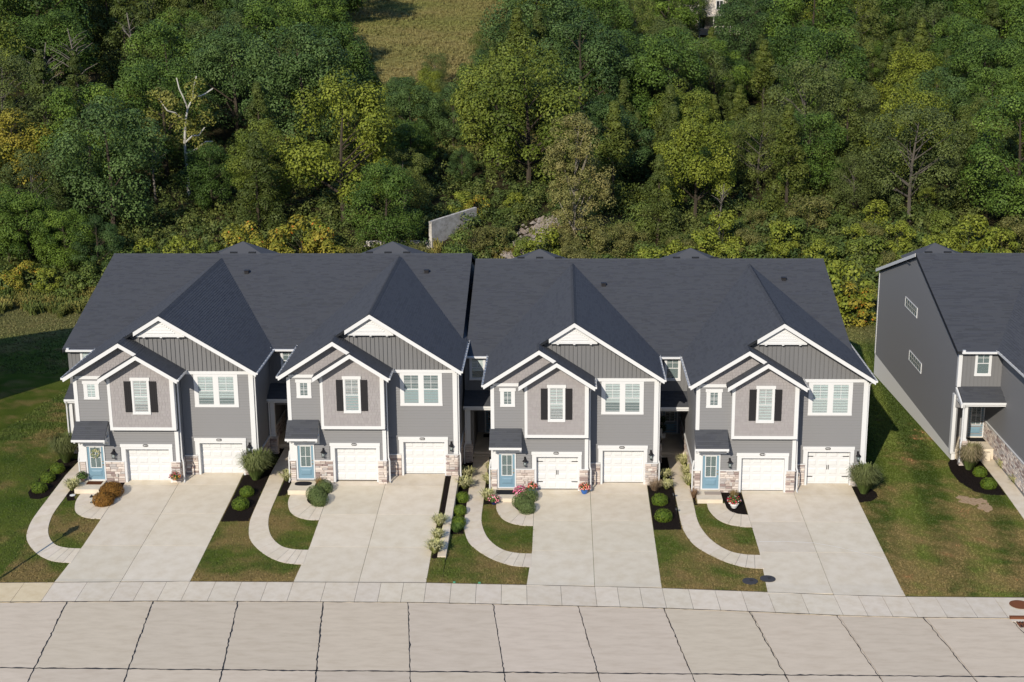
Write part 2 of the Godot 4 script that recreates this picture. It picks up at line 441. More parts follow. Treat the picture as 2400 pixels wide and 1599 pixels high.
func paving() -> void:
	# street: slabs with dark sealed joints
	var road := Mb.new()
	road.quad(Vector3(-190, -1.03, 32), Vector3(260, -1.03, 32), Vector3(260, -1.03, 13.0), Vector3(-190, -1.03, 13.0))
	var street := struct("street", road, M.joint)
	var xs := []
	for k in range(-3, 16): xs.append(-0.53 + 4.32 * k - 0.0085 * k * k)
	for k in xs.size() - 1:
		for row in 3:
			var m := Mb.new()
			var tilt := 0.115
			var z0 := [0.0, 21.66, 28.6]; var z1 := [21.64, 28.58, 31.9]
			var pts := PackedVector2Array()
			var zz0: float = z0[row]; var zz1: float = z1[row]
			for q in [[k, 0], [k + 1, 0], [k + 1, 1], [k, 1]]:
				var x: float = xs[q[0]]
				var z: float = (kerb(x) + 0.02 if row == 0 else zz0) if q[1] == 0 else zz1
				pts.append(Vector2(x + (z - 14.6) * tilt + (0.012 if q[0] == k else -0.012), z))
			m.slab(pts, func(_x, z): return STREET - 0.045 - 0.012 * maxf(0, 1.2 - absf(z - 15.6)), 0.1, tone(0.09))
			part("slab", m, M.street, street)
	# tar along the joints
	for k in range(1, xs.size() - 1):
		tar(street, Vector2(xs[k], kerb(xs[k])), Vector2(xs[k] + (31.9 - 14.6) * 0.115, 31.9), 0.075 if k < 7 else 0.05)
	for k in xs.size() - 1:
		tar(street, Vector2(xs[k] + 0.81, 21.65), Vector2(xs[k + 1] + 0.81, 21.65), 0.13)
		tar(street, Vector2(xs[k], kerb(xs[k]) - 0.015), Vector2(xs[k + 1], kerb(xs[k + 1]) - 0.015), 0.075, STREET - 0.031)
	# pavement
	var bed := Mb.new()
	for k in range(-40, 90, 2):
		var a := float(k); var b := float(k + 2)
		bed.quad(Vector3(a, STREET - 0.03, kerb(a) - 0.03), Vector3(b, STREET - 0.03, kerb(b) - 0.03), Vector3(b, STREET - 0.03, back_of_walk(b)), Vector3(a, STREET - 0.03, back_of_walk(a)))
	var pave := struct("pavement", bed, M.joint)
	var jx := [-20.0, -18.5, -17.0, -15.5, -14.0, -12.5, -11.0, -9.5, -8.0, -6.45, -4.95, -3.45]
	for k in 4:
		var l: float = DL[k] - 0.2; var s: float = DS[k]; var r: float = DR[k] + 0.02
		jx.append_array([l, (l + s) / 2, s, s + (r - s) / 3, s + (r - s) * 2 / 3, r])
		if k < 3:
			var nl: float = DL[k + 1] - 0.2
			for q in 3: jx.append(r + (nl - r) * (q + 1) / 4.0)
	for q in 14: jx.append(DR[3] + 1.45 * (q + 1))
	for k in jx.size() - 1:
		var a: float = jx[k] + 0.009; var b: float = jx[k + 1] - 0.009
		var m := Mb.new()
		m.slab(PackedVector2Array([Vector2(a, back_of_walk(a) + 0.02), Vector2(b, back_of_walk(b) + 0.02), Vector2(b + 0.07, kerb(b) - 0.04), Vector2(a + 0.07, kerb(a) - 0.04)]), func(x, z): return STREET + 0.012 - 0.05 * clampf((z - kerb(x) + 0.25) / 0.25, 0, 1), 0.12, tone(0.09) if k > 11 else Color(1.0, 0.93, 0.76))
		part("paving_slab", m, M.walk, pave)
	var gap := Mb.new()
	for k in range(-20, 60):
		var a := float(k); var b := float(k + 1)
		gap.quad(Vector3(a, STREET + 0.016, back_of_walk(a) + 0.03), Vector3(b, STREET + 0.016, back_of_walk(b) + 0.03), Vector3(b, STREET + 0.021, back_of_walk(b) - 0.016), Vector3(a, STREET + 0.021, back_of_walk(a) - 0.016))
	struct("expansion_joint", gap, M.joint, pave)
	var last_drive: Node = null
	# drives
	var dlabel := ["pale concrete driveway of the leftmost townhouse", "pale concrete driveway beside the low retaining wall", "pale concrete driveway with blue flower pot at its seam", "pale concrete driveway of the rightmost full townhouse, next to the wide lawn"]
	for k in 4:
		var base := Mb.new()
		var y := func(x, z): return ground(clampf(x, DL[k], DR[k]), z) + 0.018 + (0.03 * (1.0 - smoothstep(-0.5, 1.5, z)))
		base.plate(PackedVector2Array([Vector2(DL[k], -1.5), Vector2(DR[k], -1.5), Vector2(DR[k], back_of_walk(DR[k])), Vector2(DL[k] - 0.2, back_of_walk(DL[k]))]), func(x, z): return y.call(x, z) - 0.06, 0.1)
		var drive := struct("driveway", base, M.joint)
		last_drive = drive
		tag(drive, dlabel[k], "driveway", "driveways", "structure")
		keep_out.append(poly([[DL[k] - 0.26, 13.0], [DL[k] - 0.24, 11.0], [DL[k] - 0.14, 8.0], [DL[k] + 0.5, 7.9], [DL[k] + 0.5, 13.0]]))
		var zs := [-1.5, 0.35, 4.2, 8.2, 12.3]
		for row in 4:
			for side in 2:
				var xa: float = DL[k] if side == 0 else DS[k] + 0.01
				var xb: float = DS[k] - 0.01 if side == 0 else DR[k]
				var za: float = zs[row] + 0.008; var zb: float = zs[row + 1] - 0.008
				if row == 0 and side == 0: za = -0.32
				if row == 3: zb = back_of_walk((xa + xb) / 2) - 0.012
				var m := Mb.new()
				var sh := -0.2 * (zb - 0.0) / 12.3 if side == 0 and row == 3 else 0.0
				m.plate(PackedVector2Array([Vector2(xa, za), Vector2(xb, za), Vector2(xb, zb), Vector2(xa + sh, zb)]), y, 0.1, tone(0.1))
				part("concrete_slab", m, M.driveway, drive)
	var ck := Mb.new()
	var run := [[35.0, 6.9], [36.4, 6.85], [37.95, 7.0], [38.8, 7.35], [39.6, 7.8], [40.3, 8.3], [41.3, 8.95]]
	for i in run.size() - 1:
		var a := Vector2(run[i][0], run[i][1]); var b := Vector2(run[i + 1][0], run[i + 1][1])
		for q in 5:
			var p := a.lerp(b, q / 5.0); var r := a.lerp(b, (q + 1) / 5.0)
			p.y += 0.06 * fine.get_noise_2d(p.x * 2, 1); r.y += 0.06 * fine.get_noise_2d(r.x * 2, 1)
			var yp := ground(p.x, p.y) + 0.0225; var yr := ground(r.x, r.y) + 0.0225
			ck.quad(Vector3(p.x, yp, p.y + 0.02), Vector3(r.x, yr, r.y + 0.02), Vector3(r.x, yr, r.y - 0.015), Vector3(p.x, yp, p.y - 0.015))
	struct("pale_crack_line", ck, M.white_pot, last_drive)
	# front walks, curved walks and steps
	var wl := ["curved concrete walk left of the first townhouse, by the lawn shadow of a lamp", "curved concrete walk between the first two driveways", "curved concrete walk right of the retaining wall", "curved concrete walk between the third and fourth driveways", ""]
	for k in 4:
		var dx: float = DL[k]
		var base := Mb.new()
		var y := func(x, z): return ground(x, z) + 0.03
		var L := smooth(WALK_L); var R := smooth(WALK_R)
		var outline := PackedVector2Array()
		for a in L: outline.append(Vector2(a[0] + dx, a[1]))
		for i in R.size(): outline.append(Vector2(R[R.size() - 1 - i][0] + dx, R[R.size() - 1 - i][1]))
		base.plate(outline, func(x, z): return y.call(x, z) - 0.015, 0.08)
		keep_out.append(outline)
		var w := struct("walk", base, M.joint)
		tag(w, wl[k], "walkway", "front walks", "structure")
		strip_slabs(w, L, R, dx, y, [0, 4, 7, 10, 13, 16, 19, 22, 25, 28, 31, 34, 37, 40])
		var O := smooth(RING_O); var I := smooth(RING_I)
		var ring := PackedVector2Array()
		for a in O: ring.append(Vector2(a[0] + dx, a[1]))
		for i in I.size(): ring.append(Vector2(I[I.size() - 1 - i][0] + dx, I[I.size() - 1 - i][1]))
		keep_out.append(ring)
		base = Mb.new()
		base.plate(ring, func(x, z): return y.call(x, z) - 0.02, 0.08)
		w = struct("quarter_ring_path", base, M.joint)
		tag(w, ["quarter-circle path round the brown bushes", "quarter-circle path round the three clipped bushes by the black mat", "quarter-circle path round the bushes with pink flowers", "quarter-circle path below the white flower pot"][k], "path", "quarter-circle paths", "structure")
		strip_slabs(w, O, I, dx, y, [0, 7, 12, 16, 20])
		# stoop
		var st := Mb.new()
		var ox: float = OX[k]
		var top: float = ground(ox + 1, 0.8) + 0.22
		st.box(ox + 0.05, ox + 1.5, top - 0.5, top, 0.0, 1.62, tone(0.05))
		var so := part("stoop", st, M.driveway)
		tag(so, ["concrete stoop under the leftmost blue door with brown mat", "concrete stoop with an oval black mat", "concrete stoop behind the pink flower bush", "concrete stoop with a faded pale mat"][k], "stoop", "front stoops")
		keep_out.append(poly([[ox, -0.3], [ox + 1.55, -0.3], [ox + 1.55, 1.66], [ox, 1.66]]))
		keep_out.append(poly([[OX[k] - 0.1, -60], [OX[k] + 9.85 * SX[k], -60], [OX[k] + 9.85 * SX[k], 0.05], [OX[k] - 0.1, 0.05]]))
	keep_out.append(poly([[-6.7, -40], [42, -40], [42, -6], [-6.7, -6]]))
	keep_out.append(poly([[48.4, -40], [62, -40], [62, -5.4], [48.4, -5.4]]))
	# walk of the right-hand house
	var wb := Mb.new()
	wb.plate(poly([[50.35, -6.8], [51.2, -6.8], [51.12, 13.3], [50.1, 13.3]]), func(x, z): return ground(x, z) + 0.03, 0.08, tone(0.05))
	tag(struct("walk", wb, M.walk), "straight concrete walk at the right edge, leading to the right-hand house", "walkway", "front walks", "structure")
	keep_out.append(poly([[50.3, -6.8], [51.25, -6.8], [51.15, 13.3], [50.05, 13.3]]))

func strip_slabs(w: Node, L: Array, R: Array, dx: float, y: Callable, cuts: Array) -> void:
	for q in cuts.size() - 1:
		var a: int = cuts[q]; var b: int = cuts[q + 1]
		var pts := PackedVector2Array()
		for i in range(a, b + 1):
			var t := 0.012 if i == a else (-0.012 if i == b else 0.0)
			var p := Vector2(L[i][0] + dx, L[i][1])
			if t != 0: p += (Vector2(L[i + (1 if t > 0 else -1)][0] + dx, L[i + (1 if t > 0 else -1)][1]) - p).normalized() * 0.008
			pts.append(p)
		for i in range(b, a - 1, -1):
			var t := 0.012 if i == a else (-0.012 if i == b else 0.0)
			var p := Vector2(R[i][0] + dx, R[i][1])
			if t != 0: p += (Vector2(R[i + (1 if t > 0 else -1)][0] + dx, R[i + (1 if t > 0 else -1)][1]) - p).normalized() * 0.008
			pts.append(p)
		var m := Mb.new()
		m.plate(pts, y, 0.07, tone(0.08))
		part("walk_slab", m, M.walk, w)

func tar(street: Node, a: Vector2, b: Vector2, w: float, y := STREET - 0.0395) -> void:
	var m := Mb.new()
	var n := int(a.distance_to(b) / 0.22) + 1
	var side := (b - a).orthogonal().normalized()
	var pl := Vector2.ZERO; var pr := Vector2.ZERO
	for i in n + 1:
		var p := a.lerp(b, float(i) / n)
		var off := fine.get_noise_2d(p.x * 2.0 + 31, p.y * 2.0) * (0.07 if y < STREET - 0.035 else 0.02)
		var ww := w * (0.45 + 0.9 * absf(fine.get_noise_2d(p.x * 3.0, p.y * 3.0 + 77)) * 1.6)
		var l := p + side * (off + ww * 0.5); var r := p + side * (off - ww * 0.5)
		if i > 0:
			m.quad(Vector3(pr.x, y, pr.y), Vector3(r.x, y, r.y), Vector3(l.x, y, l.y), Vector3(pl.x, y, pl.y))
		pl = l; pr = r
	# make sure that it faces up
	for i in m.n.size(): m.n[i] = Vector3.UP
	part("tar_seam", m, M.tar, street)

# ---------------------------------------------------------------- townhouses
const P := 0.65388          # pitch of the front gables
const XA := -0.3988
const XB := 9.9983
const YE := 6.6853
const S := 1.1743
const OV := 0.5758
const XC := 4.79975
const YC := 10.0847
const XD := 2.7886
const YD := 8.7695
const XE := 3.7919
const YBAY := 8.1135
const XH := 5.9683
const YH := 6.6903
const XI := 1.6155
const BAY := 0.3331
const YM := 6.6293
const ZM := -5.8475
const YR := 10.2645
const ZR := -17.8612
var ux := 0.0
var us := 1.0
var uy := 0.0
func X(x: float) -> float: return ux + x * us

func bx(m: Mb, x0: float, x1: float, y0: float, y1: float, z0: float, z1: float, col := Color.WHITE) -> void:
	m.box(X(x0), X(x1), y0 + uy, y1 + uy, z0, z1, col)

func slope_bar(m: Mb, xa: float, ya: float, xb: float, yb: float, drop: float, z0: float, z1: float, lift := 0.0) -> void:   # a board along a slope from (xa, ya) to (xb, yb), xa < xb
	var a := Vector3(X(xa), ya + uy + lift, 0); var b := Vector3(X(xb), yb + uy + lift, 0)
	var d := Vector3(0, drop, 0); var f := Vector3(0, 0, z1); var k := Vector3(0, 0, z0)
	m.hexa([a - d + f, b - d + f, b - d + k, a - d + k, a + f, b + f, b + k, a + k])

func lap(m: Mb, o: Vector3, u: Vector3, n: Vector3, y0: float, y1: float, span: Callable, step := 0.165, lip := 0.05) -> void:
	var y := y0
	while y < y1 - 0.01:
		var t := minf(y + step, y1)
		var r: Vector2 = span.call((y + t) * 0.5)
		if r.y > r.x + 0.01:
			var a := o + u * r.x + Vector3(0, y, 0); var b := o + u * r.y + Vector3(0, y, 0)
			var up := Vector3(0, t - y, 0)
			var k := n * lip; var kk := n * 0.003
			m.quad(a + k, b + k, b + up + kk, a + up + kk)
			m.quad(a + kk, b + kk, b + k, a + k)
		y = t

func lap_front(m: Mb, x0: float, x1: float, y0: float, y1: float, z: float) -> void:
	lap(m, Vector3(0, uy, z), Vector3.RIGHT, Vector3.BACK, y0, y1, func(_y): return Vector2(X(x0), X(x1)))

func shakes(m: Mb, z: float, y0: float, y1: float, span: Callable) -> void:
	var y := y0
	while y < y1 - 0.02:
		var t := minf(y + 0.17, y1)
		var r: Vector2 = span.call(t - 0.04)
		var x := r.x
		while x < r.y - 0.03:
			var w := rng.randf_range(0.12, 0.25)
			var e := minf(x + w, r.y)
			if r.y - e < 0.06: e = r.y
			var k := rng.randf_range(0.93, 1.04)
			var col := Color(k, k * rng.randf_range(0.985, 1.0), k)
			var zz := z + 0.02 + rng.randf() * 0.004
			var j := rng.randf_range(-0.006, 0.006)
			var a := Vector3(X(x) + 0.004, y + uy + j, zz); var b := Vector3(X(e) - 0.004, y + uy + j, zz)
			var c := Vector3(X(e) - 0.004, t + uy, z + 0.003); var d := Vector3(X(x) + 0.004, t + uy, z + 0.003)
			m.quad(a, b, c, d, col)
			var back := Vector3(0, 0, -0.022)
			m.quad(a + back, b + back, b, a, col)
			m.tri(b, b + back, c, col); m.tri(a + back, a, d, col)
			x = e
		y = t

func shingles(m: Mb, o: Vector3, u: Vector3, vv: Vector3, ul: float, vl: float, big := false) -> void:   # o: the low left corner as seen from outside
	var n := u.cross(vv).normalized()
	var y := 0.0
	var row := 0
	while y < vl - 0.02:
		var t := minf(y + 0.142, vl)
		var x := -rng.randf() * 0.4
		var k := 1.0
		while x < ul:
			var w := rng.randf_range(0.2, 0.42) if not big else rng.randf_range(0.3, 0.7)
			if rng.randf() < 0.75: k = rng.randf_range(0.84, 1.17) if not big else rng.randf_range(0.82, 1.2)
			var col := Color(k, k, k * rng.randf_range(0.98, 1.05))
			var xa := maxf(x, 0); var xb := minf(x + w, ul)
			if xb > xa + 0.01:
				var h := n * (0.012 + rng.randf() * 0.007)
				var a := o + u * xa + vv * y; var b := o + u * xb + vv * y
				var c := o + u * xb + vv * t + n * 0.001; var d := o + u * xa + vv * t + n * 0.001
				m.quad(a + h, b + h, c, d, col)
				m.quad(a, b, b + h, a + h, col * 0.9)
			x += w
		y = t; row += 1

func stones(b: Node, x0: float, x1: float, y0: float, y1: float, z: float) -> void:   # ashlar veneer, each stone a piece
	var back := Mb.new()
	bx(back, x0, x1, y0, y1, z, z + 0.03)
	part("mortar_bed", back, M.mortar, b)
	var y := y0
	while y < y1 - 0.02:
		var h := rng.randf_range(0.085, 0.17)
		if y1 - y - h < 0.07: h = y1 - y
		var x := x0
		while x < x1 - 0.01:
			var w := rng.randf_range(0.2, 0.52)
			if x1 - x - w < 0.12: w = x1 - x
			var m := Mb.new()
			stone_shape(m, Vector3(X(x) + 0.006, y + uy + 0.006, z + 0.03), Vector3(w * us - 0.012, 0, 0), Vector3(0, h - 0.012, 0), Vector3(0, 0, rng.randf_range(0.035, 0.075)))
			part("stone", m, M.stone, b)
			x += w
		y += h

func stone_color() -> Color:
	var q := rng.randf()
	var c := Color(0.52, 0.455, 0.41)
	if q < 0.16: c = Color(0.3, 0.235, 0.215)
	elif q < 0.34: c = Color(0.45, 0.415, 0.395)
	elif q < 0.6: c = Color(0.62, 0.555, 0.5)
	elif q < 0.72: c = Color(0.47, 0.39, 0.345)
	return c * rng.randf_range(0.9, 1.1)

func stone_shape(m: Mb, o: Vector3, u: Vector3, h: Vector3, d: Vector3) -> void:
	var col := stone_color()
	var f: Array[Vector3] = []
	for q in [[0.02, 0.06], [0.98, 0.06], [0.98, 0.94], [0.02, 0.94]]:
		f.append(o + u * (q[0] + rng.randf_range(-0.01, 0.02)) + h * (q[1] + rng.randf_range(-0.03, 0.03)) + d * rng.randf_range(0.7, 1.0))
	var mid := o + u * rng.randf_range(0.35, 0.65) + h * rng.randf_range(0.35, 0.65) + d * 1.15
	for i in 4:
		m.tri(f[i], f[(i + 1) % 4], mid, col)
	var r := [o, o + u, o + u + h, o + h]
	for i in 4:
		var j := (i + 1) % 4
		m.quad(r[i], r[j], f[j], f[i], col)

func stone_skin(m: Mb, o: Vector3, u: Vector3, n: Vector3, l: float, h: float) -> void:   # the same veneer on a wall seen edge-on, joined
	var y := 0.0
	while y < h - 0.02:
		var hh := rng.randf_range(0.09, 0.17)
		if h - y - hh < 0.07: hh = h - y
		var x := 0.0
		while x < l - 0.01:
			var w := rng.randf_range(0.2, 0.52)
			if l - x - w < 0.12: w = l - x
			stone_shape(m, o + u * (x + 0.006) + Vector3(0, y + 0.006, 0), u * (w - 0.012), Vector3(0, hh - 0.012, 0), n * rng.randf_range(0.035, 0.07))
			x += w
		y += hh

func window(b: Node, x0: float, x1: float, y0: float, y1: float, z: float, leaves: Array, style: String, head := true, cross := true, lapped := true) -> void:   # leaves: [x0, x1] of each sash pair
	var m := Mb.new()
	var hz := 0.064
	var ytop := y1 - 0.19 if head else y1 - 0.11
	if head: bx(m, x0 - 0.05, x1 + 0.05, ytop, y1, z, z + hz + 0.015)
	else: bx(m, x0, x1, ytop, y1, z, z + hz)
	bx(m, x0 - 0.01, x1 + 0.01, y0, y0 + 0.13, z, z + hz + 0.012)
	var edge := x0
	for l in leaves:
		bx(m, edge, l[0], y0 + 0.13, ytop, z, z + hz)
		edge = l[1]
	bx(m, edge, x1, y0 + 0.13, ytop, z, z + hz)
	var w := part("window", m, M.trim, b)
	for l in leaves:
		var zg := z if style == "small" and false else z + (0.026 if lapped else 0.0)
		var a: float = l[0]; var c: float = l[1]; var lo := y0 + 0.13; var hi := ytop
		var mid := (lo + hi) / 2
		var inn := Mb.new()
		bx(inn, a, c, lo, hi, zg + 0.004, zg + 0.007)
		part("dark_interior", inn, M.interior, w)
		var sash := Mb.new()
		for q in [[a, a + 0.03, lo, hi], [c - 0.03, c, lo, hi], [a + 0.03, c - 0.03, lo, lo + 0.04], [a + 0.03, c - 0.03, hi - 0.035, hi]]:
			bx(sash, q[0], q[1], q[2], q[3], zg + 0.008, zg + 0.034)
		if style != "small": bx(sash, a + 0.03, c - 0.03, mid - 0.025, mid + 0.02, zg + 0.008, zg + 0.036)
		part("sash", sash, M.trim, w)
		var mun := Mb.new()
		var ca := (a + c) / 2
		if style == "small":
			bx(mun, ca - 0.012, ca + 0.012, lo + 0.04, hi - 0.035, zg + 0.021, zg + 0.028)
			bx(mun, a + 0.03, c - 0.03, mid - 0.012, mid + 0.012, zg + 0.0212, zg + 0.0282)
		elif cross:
			var um := (mid + hi) / 2
			bx(mun, ca - 0.012, ca + 0.012, mid + 0.02, hi - 0.035, zg + 0.021, zg + 0.028)
			bx(mun, a + 0.03, c - 0.03, um - 0.012, um + 0.012, zg + 0.0212, zg + 0.0282)
		if mun.v.size(): part("muntin", mun, M.trim, w)
		for q in ([[lo + 0.04, mid - 0.025], [mid + 0.02, hi - 0.035]] if style != "small" else [[lo + 0.04, hi - 0.035]]):
			var gl := Mb.new()
			bx(gl, a + 0.03, c - 0.03, q[0], q[1], zg + 0.017, zg + 0.02)
			part("pane", gl, M.glass, w)
		match style:
			"blinds":
				var bl := Mb.new()
				var yb := hi - 0.04
				var stop := lo + 0.28 * (hi - lo)
				while yb > stop:
					bx(bl, a + 0.04, c - 0.04, yb - 0.075, yb - 0.012, zg + 0.009, zg + 0.013); yb -= 0.085
				part("blind", bl, M.lace, w)
			"cafe":
				var cu := Mb.new()
				folds(cu, a + 0.03, c - 0.03, lo + 0.04, mid, zg + 0.008)
				part("curtain", cu, M.curtain, w)
				var va := Mb.new()
				folds(va, a + 0.03, c - 0.03, mid - 0.0, mid + 0.07, zg + 0.0085)
				part("curtain_ruffle", va, M.lace, w)
			"shade":
				var sh := Mb.new()
				bx(sh, a + 0.03, c - 0.03, lo + 0.33 * (hi - lo), hi - 0.035, zg + 0.009, zg + 0.012)
				part("roller_shade", sh, M.shade, w)
			"full_shade":
				var sh := Mb.new()
				bx(sh, a + 0.03, c - 0.03, lo + 0.04, hi - 0.035, zg + 0.009, zg + 0.012)
				part("roller_shade", sh, M.shade, w)
			"drapes":
				var cu := Mb.new()
				folds(cu, a + 0.03, c - 0.03, lo + 0.04, mid, zg + 0.008)
				part("curtain", cu, M.shade, w)
				cu = Mb.new()
				folds(cu, a + 0.03, c - 0.03, mid, hi - 0.035, zg + 0.0081)
				part("curtain", cu, M.blind, w)

func folds(m: Mb, x0: float, x1: float, y0: float, y1: float, z: float) -> void:
	var n := 22
	for i in n:
		var a := lerpf(x0, x1, float(i) / n); var b := lerpf(x0, x1, float(i + 1) / n)
		var za := z + 0.004 * (1 + sin(i * 1.9)); var zb := z + 0.004 * (1 + sin((i + 1) * 1.9))
		m.quad(Vector3(X(a), y0 + uy, za), Vector3(X(b), y0 + uy, zb), Vector3(X(b), y1 + uy, zb), Vector3(X(a), y1 + uy, za))

func garage_door(b: Node, x0: float, x1: float, z: float, carriage: bool) -> void:
	var m := Mb.new()
	for r in 4: bx(m, x0, x1, 0.02 + r * 0.53, 0.02 + r * 0.53 + 0.524, z - 0.05, z)
	bx(m, x0, x1, 0.02, 2.14, z - 0.052, z - 0.012)
	var d := part("garage_door", m, M.garage, b)
	for r in 4:
		for k in 4:
			var w := (x1 - x0) / 4
			var pn := Mb.new()
			var a := x0 + k * w + 0.07; var c := x0 + (k + 1) * w - 0.07
			var lo := 0.02 + r * 0.53 + 0.09; var hi := lo + 0.35
			raised(pn, a, c, lo, hi, z, 0.022, 0.05)
			part("panel", pn, M.garage, d)
	var sl := Mb.new()
	bx(sl, x0, x1, 0.0, 0.03, z - 0.04, z + 0.01)
	part("bottom_seal", sl, M.black, d)
	if carriage:
		for s in [0, 1]:
			for yy in [0.45, 1.72]:
				var h := Mb.new()
				if s == 0: bx(h, x0 + 0.02, x0 + 0.37, yy, yy + 0.045, z + 0.002, z + 0.034)
				else: bx(h, x1 - 0.37, x1 - 0.02, yy, yy + 0.045, z + 0.002, z + 0.034)
				part("strap_hinge", h, M.black, d)
			var hd := Mb.new()
			var xm := (x0 + x1) / 2 + (-0.06 if s == 0 else 0.03)
			bx(hd, xm, xm + 0.03, 0.93, 1.2, z + 0.002, z + 0.05)
			part("handle", hd, M.black, d)

func raised(m: Mb, a: float, c: float, lo: float, hi: float, z: float, t: float, e: float) -> void:   # a panel with bevelled edges
	var o := [Vector3(X(a), lo + uy, z), Vector3(X(c), lo + uy, z), Vector3(X(c), hi + uy, z), Vector3(X(a), hi + uy, z)]
	var i := [Vector3(X(a + e), lo + e + uy, z + t), Vector3(X(c - e), lo + e + uy, z + t), Vector3(X(c - e), hi - e + uy, z + t), Vector3(X(a + e), hi - e + uy, z + t)]
	m.quad(i[0], i[1], i[2], i[3])
	for k in 4:
		var j := (k + 1) % 4
		m.quad(o[k], o[j], i[j], i[k])

func front_door(b: Node, x0: float, x1: float, y0: float, y1: float, z: float, lite := true) -> void:
	var f := Mb.new()
	bx(f, x0 - 0.09, x0, y0 - 0.06, y1 + 0.08, z - 0.02, z + 0.07)
	bx(f, x1, x1 + 0.07, y0 - 0.06, y1 + 0.08, z - 0.02, z + 0.07)
	bx(f, x0, x1, y1, y1 + 0.08, z - 0.02, z + 0.07)
	bx(f, x0, x1, y0 - 0.06, y0, z - 0.02, z + 0.1)
	part("door_frame", f, M.trim, b)
	var m := Mb.new()
	bx(m, x0, x1, y0, y1, z - 0.02, z + 0.02)
	var d := part("front_door", m, M.blue_door, b)
	var w := x1 - x0; var h := y1 - y0
	var ga := x0 + 0.2 * w; var gc := x1 - 0.19 * w; var lo := y0 + 0.365 * h; var hi := y1 - 0.035 * h
	var fr := Mb.new()
	bx(fr, ga - 0.045, ga, lo - 0.045, hi + 0.045, z + 0.02, z + 0.035); bx(fr, gc, gc + 0.045, lo - 0.045, hi + 0.045, z + 0.02, z + 0.035)
	bx(fr, ga, gc, hi, hi + 0.045, z + 0.02, z + 0.035); bx(fr, ga, gc, lo - 0.045, lo, z + 0.02, z + 0.035)
	var cx := (ga + gc) / 2; var cy := (lo + hi) / 2
	bx(fr, cx - 0.014, cx + 0.014, lo, hi, z + 0.0265, z + 0.034); bx(fr, ga, gc, cy - 0.014, cy + 0.014, z + 0.0266, z + 0.0341)
	part("glazing_frame", fr, M.trim, d)
	var inn := Mb.new()
	bx(inn, ga, gc, lo, hi, z + 0.0205, z + 0.022)
	part("dark_interior", inn, M.interior, d)
	for q in [[ga, cx - 0.014, lo, cy - 0.014], [cx + 0.014, gc, lo, cy - 0.014], [ga, cx - 0.014, cy + 0.014, hi], [cx + 0.014, gc, cy + 0.014, hi]]:
		var gl := Mb.new()
		bx(gl, q[0], q[1], q[2], q[3], z + 0.0245, z + 0.0262)
		part("pane", gl, M.glass, d)
	var pn := Mb.new()
	raised(pn, ga - 0.03, gc + 0.03, y0 + 0.1 * h, y0 + 0.28 * h, z + 0.02, 0.02, 0.03)
	raised(pn, ga + 0.03, gc - 0.03, y0 + 0.125 * h, y0 + 0.255 * h, z + 0.041, 0.012, 0.02)
	part("panel", pn, M.blue_door, d)
	var hd := Mb.new()
	hd.lathe(Vector3(X(x1 - 0.07), y0 + 0.45 * h + uy, z + 0.05), [Vector2(0.0, -0.035), Vector2(0.035, -0.015), Vector2(0.035, 0.015), Vector2(0, 0.035)], 8)
	bx(hd, x1 - 0.085, x1 - 0.055, y0 + 0.45 * h - 0.09, y0 + 0.45 * h + 0.02, z + 0.02, z + 0.03)
	part("handle", hd, M.brass, d)
	var db := Mb.new()
	bx(db, x1 - 0.095, x1 - 0.045, y0 + 0.53 * h, y0 + 0.53 * h + 0.05, z + 0.02, z + 0.05)
	part("deadbolt", db, M.brass, d)

func lantern(b: Node, x: float, y: float, z: float) -> void:
	var m := Mb.new()
	bx(m, x - 0.06, x + 0.06, y - 0.06, y + 0.3, z, z + 0.03)
	bx(m, x - 0.015, x + 0.015, y + 0.24, y + 0.27, z + 0.03, z + 0.2)
	var l := part("wall_lantern", m, M.black, b)
	var top := Mb.new()
	top.lathe(Vector3(X(x), y + uy, z + 0.2), [Vector2(0.16, 0.06), Vector2(0.15, 0.09), Vector2(0.06, 0.2), Vector2(0.0, 0.28)], 4)
	part("lantern_cap", top, M.black, l)
	var cg := Mb.new()
	for q in [[-1, -1], [1, -1], [1, 1], [-1, 1]]:
		cg.tube(Vector3(X(x + q[0] * 0.06), y - 0.2 + uy, z + 0.2 + q[1] * 0.06), Vector3(X(x + q[0] * 0.085), y + 0.07 + uy, z + 0.2 + q[1] * 0.085), 0.009, 0.009, 4)
	bx(cg, x - 0.07, x + 0.07, y - 0.22, y - 0.2, z + 0.13, z + 0.27)
	part("lantern_cage", cg, M.black, l)
	var g := Mb.new()
	g.lathe(Vector3(X(x), y + uy, z + 0.2), [Vector2(0.075, -0.195), Vector2(0.1, 0.06)], 4)
	part("lantern_glass", g, M.lamp_glass, l)
	var bl := Mb.new()
	bl.lathe(Vector3(X(x), y + uy, z + 0.2), [Vector2(0.0, -0.15), Vector2(0.025, -0.11), Vector2(0.02, -0.04), Vector2(0.0, -0.02)], 8)
	part("bulb", bl, M.lace, l)

